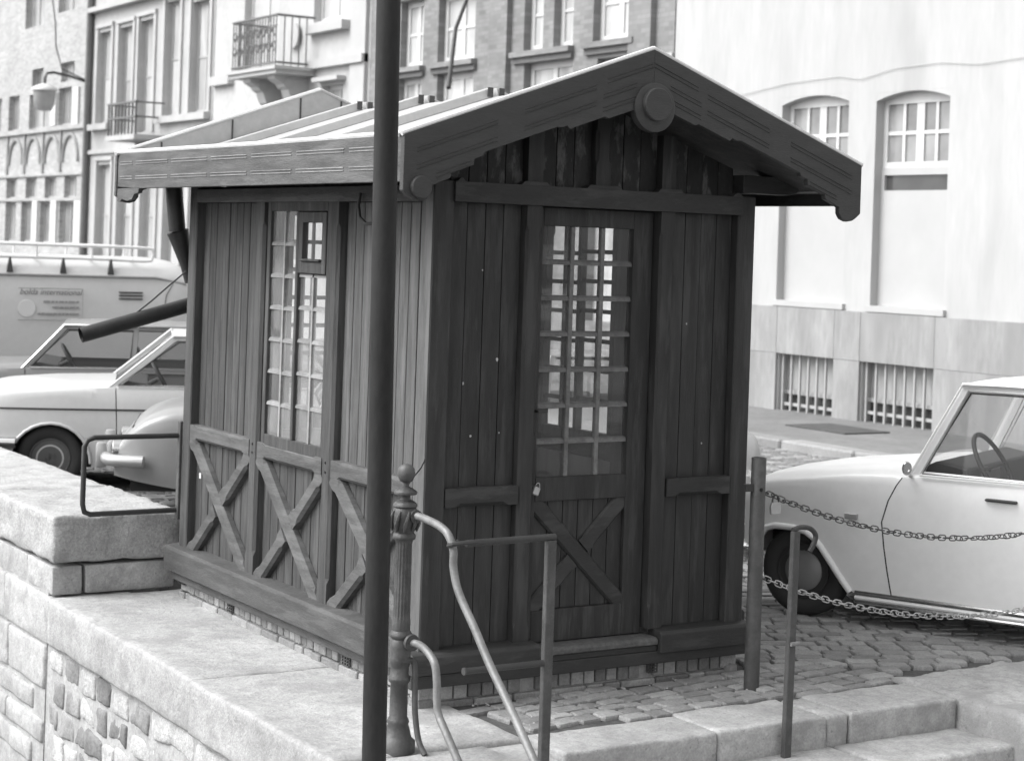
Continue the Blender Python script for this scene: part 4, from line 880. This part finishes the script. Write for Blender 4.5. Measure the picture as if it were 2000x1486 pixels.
# ================================================================ CARS
def interp(pts,x):
    if x<=pts[0][0]: return pts[0][1]
    for (a,b_),(c,d_) in zip(pts,pts[1:]):
        if x<=c: return b_+(d_-b_)*(x-a)/(c-a)
    return pts[-1][1]
def sm(pts,x,h=.05): return sum(interp(pts,x+k*h) for k in (-1,-.5,0,.5,1))/5
def car(name,label,org,hd,P,group=None):
    rz=math.atan2(hd[1],hd[0]); t=thing(name,label,'car',(org[0],org[1],-.138),rz,group)
    Lf,Lr,wb,hw,r=P['front'],P['rear'],P['wb'],P['hw'],P['r']; paint=P['paint']
    a0,a1,c1,c0=P['gh']; zbelt=P['belt']; zroof=P['roof']; sd=P['door']
    arch=P['arch']
    def bottom(s):
        z=interp(P['sill'],s)
        for sw in (0,-wb):
            if arch[0][0]<s-sw<arch[-1][0]: z=max(z,interp(arch,s-sw))
        return z
    S={round(-Lr+(Lf+Lr)*i/70,4) for i in range(71)}
    for sw in (0,-wb):
        for q,_ in arch: S|={round(sw+q-.0005,4),round(sw+q+.0005,4)}
    de=P.get('door_rear',-1.5)
    S=[s for s in S if -Lr<=s<=Lf and all(abs(s-e)>.02 for e in (sd,de))]+[sd-.004,sd+.004,de-.004,de+.004]
    S=sorted(S)
    TL=[0,.08,.22,.42,.62,.80,.93,1]
    def curve(s,z):
        return P['door_curve'](z)*math.exp(-((s-sd)/.16)**2) if P.get('door_curve') else 0
    def ring(s):
        zb=bottom(s); zt=sm(zbelt,s); zc=sm(P['deck'],s); h=hw*sm(P['plan'],s,.04); out=[]
        for k in TL:
            z=zb+(zt-zb)*k; q=(z-P['wide'])/.55; wv=h*(1-.075*q*q*(1 if z>P['wide'] else .9))
            if P.get('crease') and abs(z-P['crease'])<.05: wv+=.004
            out.append((s+curve(s,z),wv,z))
        e=out[-1][1]
        out[-1]=(out[-1][0],e-.012,zt)
        out.append((s,e-.05,zt+(zc-zt)*.35+.006)); out.append((s,e*.62,zt+(zc-zt)*.85)); out.append((s,0,zc))
        return out
    nT=len(TL); RG=[ring(s) for s in S]; nr=len(RG[0])
    body=MB(); door=MB(); vs=[]
    for side in (1,-1):
        base=len(body.v); body.v+=[(p[0],p[1]*side,p[2]) for R in RG for p in R]
        for i in range(len(S)-1):
            mid=(S[i]+S[i+1])/2
            for k in range(nr-1):
                q=(base+i*nr+k,base+i*nr+k+1,base+(i+1)*nr+k+1,base+(i+1)*nr+k)
                isside=k<nT-1
                if isside and (abs(mid-sd)<.0035 or abs(mid-de)<.0035): continue
                if not isside and c0+.02<mid<a0-.02 and k>=nT: continue
                if isside and de<mid<sd: 
                    door.add([body.v[x] for x in q],[(0,1,2,3)]); continue
                body.f.append(q)
        for i in (0,len(S)-1):
            body.f.append(tuple(base+i*nr+k for k in range(nr))+((len(body.v)),len(body.v)+1)); body.v+=[(S[i],0,RG[i][0][2]),(S[i],.0,RG[i][0][2])]
    def wb_(mb,nm,mm,smooth=True,sharp=35,**k):
        o=mb.build(nm,mm,smooth=smooth,sharp=sharp,**k); o.parent=t; o.matrix_parent_inverse=Matrix(); return o
    def sub(p,mb,nm,mm,smooth=True,sharp=35,**k):
        o=mb.build(nm,mm,smooth=smooth,sharp=sharp,**k); o.parent=p; o.matrix_parent_inverse=Matrix(); return o
    def weld(o):
        bm=bmesh.new(); bm.from_mesh(o.data); bmesh.ops.remove_doubles(bm,verts=bm.verts,dist=.0012); bmesh.ops.recalc_face_normals(bm,faces=bm.faces)
        for f in bm.faces: f.smooth=True
        for e in bm.edges:
            if len(e.link_faces)==2: e.smooth=e.calc_face_angle(0)<math.radians(38)
        bm.to_mesh(o.data); bm.free()
    bo=wb_(body,'body',paint); weld(bo)
    dl=MB();drr=MB()
    for f in door.f:
        (dl if door.v[f[0]][1]>0 else drr).add([door.v[x] for x in f],[(0,1,2,3)])
    dob=wb_(dl,'door',paint); weld(dob); do2=wb_(drr,'door',paint); weld(do2)
    zl=interp(zbelt,(a0+c0)/2); zsill=interp(P['sill'],-.8)
    und=MB().box((-Lr+.12,-hw+.22,zsill-.02),(Lf-.12,hw-.22,min(interp(P['deck'],Lf-.2),interp(P['deck'],-Lr+.2))-.07)).box((-wb+arch[-1][0]+.02,-hw+.075,zsill+.02),(arch[0][0]-.02,hw-.075,zl-.11))
    wb_(und,'underbody',TRIM,False)
    # wheels
    for sw in (0,-wb):
        for side in (1,-1):
            yo=side*(hw-.045); L=(lambda rr_,yy:(rr_,yy*side))
            tw=.145
            b=MB(); b.lathe([L(r*.60,-.02),L(r*.66,-.004),L(r*.80,.006),L(r*.92,0),L(r*.985,-.018),L(r,-.04),L(r,-tw+.03),L(r*.98,-tw+.01),L(r*.9,-tw),L(r*.6,-tw)],(sw,yo,r),40,axis='y')
            wo=wb_(b,'wheel',RUBBER,sharp=50)
            b=MB(); b.lathe([L(r*.615,-.018),L(r*.61,-.006),L(r*.585,-.006),L(r*.55,-.03),L(r*.50,-.045),L(r*.46,-.040),L(r*.05,-.028)],(sw,yo,r),32,axis='y'); sub(wo,b,'rim',P.get('rim',DULLCH),sharp=50)
            b=MB()
            if P.get('cap','dome')=='dome': b.lathe([L(r*.45,-.038),L(r*.44,-.012),L(r*.34,.004),L(r*.18,.012),L(.002,.014)],(sw,yo,r),28,axis='y')
            else:
                b.lathe([L(r*.24,-.035),L(r*.23,-.022),L(r*.05,-.018)],(sw,yo,r),24,axis='y'); sub(wo,MB().lathe([L(r*.50,-.05),L(r*.48,-.026),L(r*.40,-.016),L(r*.30,-.022),L(r*.27,-.05)],(sw,yo,r),32,axis='y'),'wheel_disc',mat('pale_rim',.5,.5,metal=.1),sharp=50)
                for k in range(5): a=2*math.pi*k/5; b.tube([(sw+r*.15*math.cos(a),yo-.02*side,r+r*.15*math.sin(a)),(sw+r*.15*math.cos(a),yo-.006*side,r+r*.15*math.sin(a))],.009,8)
            sub(wo,b,'hubcap',DULLCH if P.get('cap','dome')=='dome' else mat('dull_hub',.12,.5,metal=.4),sharp=50)
    # arch lips
    for side in (1,-1):
        for sw in (0,-wb):
            pts=[]
            for q,z in arch:
                s=sw+q
                if -Lr<s<Lf:
                    h=hw*sm(P['plan'],s,.04); qq=(z-P['wide'])/.55; pts.append((s,side*(h*(1-.07*qq*qq)+.002),z))
            wb_(MB().tube(pts,P.get('lip',.014),8),'arch_lip',paint,sharp=70)
    # greenhouse
    hb=hw*.93; ht=P.get('ht',hw*.80); zA=interp(zbelt,a0); zC=interp(zbelt,c0); zr=zroof-.05
    pw=P.get('pillar',.045)
    rb_=MB()
    roof=MB(); ns,ny=12,8
    for i in range(ns+1):
        u=i/ns; s=a1+.03+(c1-a1-.06)*u; endf=(abs(2*u-1))**4
        for k in range(ny+1):
            v=2*k/ny-1; roof.v.append((s,v*(ht+.028),zr+.018+(zroof-zr-.018)*(1-abs(v)**2.6)*(1-.55*endf)-.012*endf))
    for i in range(ns):
        for k in range(ny): roof.f.append((i*(ny+1)+k,i*(ny+1)+k+1,(i+1)*(ny+1)+k+1,(i+1)*(ny+1)+k))
    wb_(roof,'roof',paint,sharp=60)
    und=MB(); und.add([(a1,-ht,zr-.01),(a1,ht,zr-.01),(c1,ht,zr-.01),(c1,-ht,zr-.01)],[(0,1,2,3)]); wb_(und,'headlining',mat('headlining',.45,.9),False)
    for side in (1,-1):
        A0=Vector((a0,side*hb,zA-.01));A1=Vector((a1,side*ht,zr));C1=Vector((c1,side*ht,zr));C0=Vector((c0,side*hb,zC-.01))
        nrm=Vector((0,side,.25)).normalized()
        fr=MB(); fr.beam(A0,A1+Vector((.0,0,.01)),pw,.05,nrm,.004,0,0); fr.beam(A1,C1,.05,.05,nrm,.004,0,0); fr.beam(C1,C0,pw*1.8,.05,nrm,.004,0,0)
        wb_(fr,'pillar_frame',paint,False)
        sB=P['bp']; B0=Vector((sB,side*hb,interp(zbelt,sB)-.01));B1=Vector((sB-.03,side*ht,zr)); wb_(MB().beam(B0,B1,.05,.04,nrm,.004,0,0),'centre_pillar',P.get('bp_mat',paint),False)
        wb_(MB().tube([A0+Vector((.02,side*.012,.012))]+[A1+Vector((.015,side*.016,.016)),C1+Vector((-.01,side*.016,.016)),C0+Vector((-.02,side*.012,.012))],.008,6),'drip_rail',P.get('drip',paint))
        # rubber line round the front side window, glass
        ins=.006
        def q4(a,b_,c,d_): return [x-nrm*.022 for x in (a,b_,c,d_)]
        g=MB(); g.add(q4(A0,A1,B1,B0),[(0,1,2,3)]); wb_(g,'side_window',CARGL,False)
        g=MB(); g.add(q4(B0,B1,C1,C0),[(0,1,2,3)]); wb_(g,'side_window',CARGL,False)
        wi=(A0-A1).normalized()
        k1=A0+Vector((-.055,0,.03));k2=A1+Vector((-.03,0,-.035));k3=B1+Vector((.025,0,-.035));k4=B0+Vector((.025,0,.02))
        wb_(MB().tube([k1+nrm*.003,k2+nrm*.003,k3+nrm*.003,k4+nrm*.003],.006,6,closed=True),'window_seal',TRIM)
        wb_(MB().tube([(s,side*(hb+.028),interp(zbelt,s)+.012) for s in (a0-.05,(a0+c0)/2,c0+.05)],.007,6),'belt_moulding',P.get('trim',CHROME))
    for (s0,z0_,s1) in ((a0,zA,a1),(c0,zC,c1)):
        g=MB(); n_=6; off=.035 if s0==a0 else -.05
        for i in range(n_+1):
            v=2*i/n_-1; bulge=off*(1-v*v)
            g.v+=[(s0+bulge,v*hb,z0_-.01),(s1+bulge*.5,v*ht,zr)]
        for i in range(n_): g.f.append((2*i,2*i+1,2*i+3,2*i+2))
        wb_(g,'windscreen' if s0==a0 else 'rear_window',CARGL)
    # cabin
    cb=MB(); cb.prism([(a0+.02,zl-.14),(a0+.02,zl+.015),(a0-.12,zl+P.get('dash',.05)),(a0-.30,zl+P.get('dash',.05)-.03),(a0-.34,zl-.14)],-hb+.05,hb-.05,lambda u,v,d:(u,d,v)); wb_(cb,'dashboard',SEAT,False,bevel=.01)
    for y_ in (.32,-.32):
        wb_(MB().prism([(sB-.02,zl-.2),(sB+.05,zl-.2),(sB-.02,zl+.14),(sB-.07,zl+.15)],y_-.22,y_+.22,lambda u,v,d:(u,d,v)),'seat',SEAT,False,bevel=.02)
    wb_(MB().prism([(c0+.25,zl-.2),(c0+.35,zl-.2),(c0+.27,zl+.10),(c0+.22,zl+.10)],-hb+.1,hb-.1,lambda u,v,d:(u,d,v)),'seat',SEAT,False,bevel=.02)
    cen=Vector((a0-P.get('wheel_s',.40),P.get('wheel_y',.32),zl+.06)); ax=Vector((-.85,0,.5)).normalized(); e1=Vector((0,1,0)); e2=ax.cross(e1)
    wr=P.get('wheel_r',.165)
    st_=wb_(MB().tube([cen+(e1*math.cos(a)+e2*math.sin(a))*wr for a in [2*math.pi*k/32 for k in range(32)]],.014,8,closed=True),'steering_wheel',TRIM)
    sub(st_,MB().tube([cen-e1*wr,cen-ax*.03,cen+e1*wr],.009,6).tube([cen-ax*.03,cen-ax*.3],.02,8),'steering_column',TRIM)
    # bumpers, lamps
    for s_,nm in ((Lf,'front'),(-Lr,'rear')):
        sg=1 if s_>0 else -1; zb=P.get('bz',.38); rr_=P.get('br',.045); bl=P.get('bwrap',.30)
        h=hw*.99
        wb_(MB().tube(bez([(s_-sg*bl,h+.02,zb),(s_-sg*.10,h*.985,zb),(s_+sg*.04,h*.86,zb),(s_+sg*.075,h*.4,zb),(s_+sg*.08,0,zb),(s_+sg*.075,-h*.4,zb),(s_+sg*.04,-h*.86,zb),(s_-sg*.10,-h*.985,zb),(s_-sg*bl,-h-.02,zb)],3),rr_,10),'bumper',P.get('bm',CHROME),sharp=60)
        for y_ in (.45,-.45): wb_(MB().box((s_+sg*.06,y_*hw/.7-.03,zb-.08),(s_+sg*.14,y_*hw/.7+.03,zb+.11)),'overrider',P.get('bm',CHROME),True,bevel=.02,seg=2)
        zt=(interp(P['deck'],s_)+zb)/2+.04
        for y_ in (.48,-.48):
            b=MB(); rl=P.get('lamp',.085); b.lathe([(rl,-.05),(rl,.01*sg if sg>0 else -.01),(rl*.9,.016*sg),(rl*.3,.03*sg)] if sg>0 else [(rl*.6,.05),(rl*.6,-.01),(rl*.3,-.02)],(s_,y_*hw/.7,zt),20,axis='x'); wb_(b,'headlight' if sg>0 else 'tail_light',CHROME if sg>0 else TRIM)
    # door handle and number extras
    zh=P.get('zh',interp(zbelt,de+.2)-.09); yv=hw*.985
    sub(dob,MB().box((P.get('hs',de+.06),yv-.02,zh-.008),(P.get('hs',de+.06)+.18,yv+.022,zh+.008)),'handle',P.get('hm',CHROME),True,bevel=.006)
    if P.get('stripe'):
        z=P['stripe']; pts=[(s,(hw*sm(P['plan'],s,.04))*(1-.075*((z-P['wide'])/.55)**2)+.001,z) for s in [Lf-.08-(Lf+Lr-.2)*i/20 for i in range(21)]]
        wb_(MB().tube(pts,.008,6),'side_moulding',TRIM)
    if P.get('sillbar'):
        for dz_,mm in ((.0,CHROME),(-.03,paint),(-.055,CHROME)):
            wb_(MB().tube([(arch[0][0]-.03,hw*.955+.012,zsill+.005+dz_),(-wb+arch[-1][0]+.03,hw*.955+.012,zsill+.005+dz_)],.013,8),'sill_moulding',mm)
    return t
def rnd_arch(R,zc,n=14): return [(-R*math.cos(math.pi*k/n),zc+R*math.sin(math.pi*k/n)) for k in range(n+1)]
# ---- R: pale saloon on the right, nose behind the bollard
hR=Vector((-.42,.9075,0)); nR=Vector((-.9075,-.42,0)); p0=Vector((3.12,.95,0))+hR*.03
PR=dict(front=.40,rear=2.95,wb=2.25,hw=.70,r=.266,paint=PAINTR,gh=(-.66,-.93,-2.1,-2.45),
  belt=[(-2.95,.80),(-2.4,.90),(-.7,.885),(-.3,.86),(.10,.80),(.34,.755),(.40,.70)],
  deck=[(-2.95,.80),(-2.4,.93),(-.62,.955),(-.3,.912),(.1,.86),(.33,.81),(.40,.75)],
  plan=[(-2.95,.86),(-2.8,.95),(-2.3,1),(-.2,1),(.15,.985),(.32,.94),(.40,.88)],wide=.52,crease=.66,
  sill=[(-2.95,.30),(-2.6,.22),(-2.0,.185),(-.3,.185),(.3,.22),(.40,.30)],
  arch=[(-.315,.185),(-.27,.24),(-.20,.335),(-.13,.425),(-.08,.475),(-.03,.505),(.05,.52),(.17,.518),(.23,.50),(.28,.44),(.30,.34),(.31,.22)],
  roof=1.46,bp=-1.62,door=-.50,door_rear=-1.60,door_curve=lambda z: (-.80*max(0,z-.62)**1.5) if z>.62 else -.065*((.62-z)/.42)**1.3 ,ht=.575,pillar=.05,
  dash=.085,lip=.02,wheel_y=.36,wheel_s=.37,bz=.36,br=.035,bm=CHROME,bwrap=.06,sillbar=True,hm=TRIM,hs=-1.28,zh=.80,wheel_r=.20,cap='dome',rim=mat('dark_rim',.05,.5,metal=.2),trim=PAINTR,drip=PAINTR)
cR=car('parked_car','pale grey saloon car with a visible steering wheel parked behind the chains',tuple(p0-nR*.69),hR,PR)
# side repeater, wing mirror, sill detail
def cadd(t,mb,nm,mm,**k): o=mb.build(nm,mm,**k); o.parent=t; o.matrix_parent_inverse=Matrix(); return o
cadd(cR,MB().box((-.355,.69,.610),(-.275,.716,.642)),'side_repeater',mat('amber_lens',.30,.25),bevel=.004)
mo=cadd(cR,MB().lathe([(.036,.0),(.040,.010),(.030,.024),(.010,.030)],(0,0,0),24,axis='x'),'wing_mirror',CHROME,smooth=True); mo.location=(-.66,.74,.935); mo.rotation_euler=(0,0,math.radians(-42)); mo.scale=(1,.75,1)
cadd(cR,MB().tube([(-.655,.66,.885),(-.66,.70,.90),(-.66,.735,.925)],.008,6),'mirror_arm',CHROME)
# instruments
cadd(cR,MB().box((-1.008,.18,.87),(-1.003,.50,.93)),'instrument_panel',mat('instrument',.15,.4))
# ---- A: pale saloon on the left, nose towards the quay
hA=Vector((-.936,.352,0)).normalized(); nA=Vector((-hA.y,hA.x,0)); pA=Vector((.69,7.40,0))
PA=dict(front=.62,rear=3.0,wb=2.3,hw=.72,r=.268,paint=PAINTA,gh=(-.47,-.98,-2.15,-2.5),
  belt=[(-3.0,.78),(-2.4,.86),(-.5,.855),(0,.83),(.4,.80),(.57,.77),(.62,.70)],
  deck=[(-3.0,.78),(-2.45,.89),(-.46,.90),(0,.89),(.4,.86),(.56,.82),(.62,.75)],
  plan=[(-3.0,.88),(-2.8,.97),(-2.3,1),(0,1),(.4,.97),(.56,.93),(.62,.88)],wide=.56,
  sill=[(-3.0,.30),(-2.6,.22),(-2.0,.20),(-.4,.20),(.4,.24),(.62,.32)],arch=rnd_arch(.325,.235),
  roof=1.315,bp=-1.5,door=-.505,door_rear=-1.5,door_curve=lambda z:.05*max(0,(z-.5))-.02,ht=.56,pillar=.06,stripe=.675,
  bz=.40,br=.045,bm=CHROME,cap='nuts',rim=mat('worn_rim',.12,.5,metal=.3),trim=CHROME,bwrap=.35)
cA=car('parked_car','pale saloon car with round studded wheel visible over the parapet, nose towards the quay',tuple(pA-nA*.70),hA,PA,'cars parked nose to the quay')
for ch in [c for c in cA.children if c.name.startswith('arch_lip')]: ch.scale=(1,1,1)
# ---- C: darker saloon behind A
hC=Vector((-.936,.352,0)).normalized(); nC=Vector((-hC.y,hC.x,0)); pC=Vector((.62,9.6,0))
PC=dict(PA); PC.update(paint=PAINTC,gh=(-.50,-.86,-2.0,-2.35),roof=1.29,bp=-1.47,drip=CHROME,stripe=None,cap='dome',zh=.80)
cC=car('parked_car','mid grey saloon car with bright roof trim, behind the pale saloon',tuple(pC-nC*.70),hC,PC,'cars parked nose to the quay')
# ---- B: rounded car nearest the kiosk
hB=Vector((-.915,.403,0)).normalized(); nB=Vector((-hB.y,hB.x,0)); pB=Vector((1.35,5.24,0))
PB_=dict(front=.86,rear=2.1,wb=1.8,hw=.73,r=.27,paint=PAINTB,gh=(-.62,-.9,-1.6,-1.95),
  belt=[(-2.1,.66),(-1.8,.80),(-.6,.84),(.2,.83),(.50,.79),(.66,.73),(.78,.63),(.86,.50)],
  deck=[(-2.1,.70),(-1.8,.86),(-.6,.90),(.2,.885),(.50,.84),(.66,.77),(.78,.66),(.86,.52)],
  plan=[(-2.1,.8),(-1.9,.97),(.2,1),(.50,.985),(.68,.93),(.80,.83),(.86,.72)],wide=.58,
  sill=[(-2.1,.34),(-1.8,.25),(-.3,.24),(.3,.25),(.86,.34)],arch=rnd_arch(.31,.24),
  roof=1.30,bp=-1.25,door=-.62,door_rear=-1.3,ht=.55,pillar=.06,bz=.465,br=.044,bm=mat('pale_bumper',.40,.35,metal=.4),bwrap=.22,lamp=.07,cap='dome')
cB=car('parked_car','rounded grey car with thick pale bumper, half hidden behind the kiosk',tuple(pB-nB*.71),hB,PB_,'cars parked nose to the quay')
# ---- D: car whose tail peeps out to the right of the kiosk
def copy_tree(o,parent=None):
    c=o.copy(); COL.objects.link(c)
    if parent: c.parent=parent; c.matrix_parent_inverse=o.matrix_parent_inverse.copy()
    for ch in o.children: copy_tree(ch,c)
    return c
cD=copy_tree(cB); cD.location=(4.07,3.87,-.138); cD.rotation_euler=(0,0,math.atan2(-.94,-.35)); cD['label']='rounded grey car of which only the end shows between kiosk and bollard'
if 'group' in cD: del cD['group']
# ---- van
vr=math.atan2(.12,-.99); V=thing('van','pale delivery van with a roof rack and lettering on its panelled side','van',(3.96,12.95,-.138),vr)
Lv=4.1; hv=.82
def vring(s,e):
    """s measured forward from the tail; e shrinks the section at the rounded ends"""
    h=hv-e*.10; zt=1.86-e*.16; sh=1.64-e*.10
    return [(s,h*.96,.30),(s,h,.55),(s,h,1.0),(s,h*.975,1.35),(s,h*.935,sh),(s,h*.925,sh+.012),(s,h*.86,sh+.09),(s,h*.62,zt-.045),(s,h*.3,zt-.01),(s,0,zt)]
st_=[(0,1.0),(.03,.7),(.08,.42),(.16,.2),(.28,.06),(.45,0),(1.5,0),(2.6,0),(3.5,0),(3.75,.1),(3.95,.4),(4.06,.75),(4.1,1.1)]
b=MB()
for side in (1,-1):
    base=len(b.v); RGv=[vring(*q) for q in st_]; n_=len(RGv[0]); b.v+=[(p[0],p[1]*side,p[2]) for R in RGv for p in R]
    for i in range(len(st_)-1):
        for k in range(n_-1): b.f.append((base+i*n_+k,base+i*n_+k+1,base+(i+1)*n_+k+1,base+(i+1)*n_+k))
    for i in (0,len(st_)-1): b.v.append((st_[i][0],0,.3)); b.f.append(tuple(base+i*n_+k for k in range(n_))+(len(b.v)-1,))
vb=cadd(V,b,'body',PAINTV,smooth=True,sharp=45)
cadd(V,MB().tube([(.10,hv*.90,1.575),(.45,hv*.945,1.64),(3.6,hv*.945,1.64),(4.0,hv*.88,1.58)],.014,6),'gutter',mat('van_gutter',.25,.6))
cadd(V,MB().tube([(.40,hv+.0,.5),(.36,hv*.985,1.2),(.33,hv*.96,1.45),(.25,hv*.93,1.58)],.006,6),'panel_seam',mat('seam_shadow',.12,.7))
# roof rack
RK=mat('white_rack_paint',.70,.45)
b=MB()
for side in (1,-1):
    y_=side*hv*.84
    b.tube(bez([(3.4,y_,1.83),(1.2,y_,1.83),(.56,y_,1.82),(.48,y_,1.86),(.48,y_,1.93),(.56,y_,1.965),(1.2,y_,1.97),(3.4,y_,1.97)],4),.017,8)
    for s_ in (1.15,1.75,2.35,2.95): b.tube([(s_,y_,1.83),(s_,y_,1.97)],.013,6)
for s_ in (.70,1.15,1.75,2.35,2.95,3.4): b.tube([(s_,-hv*.84,1.835),(s_,hv*.84,1.835)],.012,6)
rack=cadd(V,b,'roof_rack',RK,smooth=True)
for s_ in (.95,1.47,2.04,2.6,3.15): cadd(V,MB().prism([(s_-.035,1.665),(s_+.035,1.665),(s_+.006,1.83),(s_-.006,1.83)],hv*.86,hv*.93,lambda u,v,d:(u,d,v)),'rack_foot',IRONG)
for i in range(3): cadd(V,MB().box((.60,hv*.975-.02,1.395+i*.036),(.86,hv*.975+.010,1.408+i*.036)),'air_slot',TRIM)
cadd(V,MB().box((.06,hv*.80,1.18),(.20,hv*.915,1.44)),'rear_window',mat('bright_glass',.62,.2),bevel=.02)
def lettering(txt,parent,x0,y_,z0,size,shear,m_,flip=True):
    cu=bpy.data.curves.new('lettering','FONT'); cu.body=txt; cu.size=size; cu.shear=shear; cu.extrude=.001
    tmp=bpy.data.objects.new('lettering_tmp',cu); COL.objects.link(tmp); bpy.context.view_layer.update()
    me=bpy.data.meshes.new_from_object(tmp.evaluated_get(bpy.context.evaluated_depsgraph_get())); bpy.data.objects.remove(tmp); me.name='lettering'
    me.materials.clear(); me.materials.append(m_)
    o=bpy.data.objects.new('lettering',me); o['kind']='stuff'; COL.objects.link(o); o.parent=parent; o.matrix_parent_inverse=Matrix()
    o.rotation_euler=(math.radians(90),0,math.radians(180)); o.location=(x0,y_,z0); return o
INK=mat('faded_ink',.15,.7)
lettering('bolda international',V,1.94,hv*.975+.009,1.432,.088,.25,INK)
sg=cadd(V,MB().lathe([(.095,0),(.095,.006),(.090,.008)],(1.86,hv*.99+.001,1.28),28,axis='y'),'round_emblem',mat('pale_emblem',.62,.6))
cadd(V,MB().tube([(1.95,hv*.982+.004,1.50),(1.26,hv*.982+.004,1.50),(1.26,hv*1.0+.004,1.16),(1.95,hv*1.0+.004,1.16)],.004,4),'panel_outline',mat('outline_ink',.28,.7))
rl=random.Random(8)
for z,xa,xb in ((1.345,1.30,1.68),(1.285,1.30,1.58),(1.215,1.30,1.75)):
    x_=xa
    while x_<xb:
        L=rl.uniform(.02,.07); cadd(V,MB().box((x_,hv*.985,z),(min(x_+L,xb),hv*.985+.010+(1.345-z)*.06,z+.022)),'small_print',mat('outline_ink',.28,.7)); x_+=L+.012
for sw in (.75,3.2):
    for side in (1,-1): cadd(V,MB().lathe([(.12,-.02*side),(.30,0),(.31,-.03*side),(.31,-.16*side),(.2,-.17*side)],(sw,side*(hv-.01),.31),28,axis='y'),'wheel',RUBBER,smooth=True)
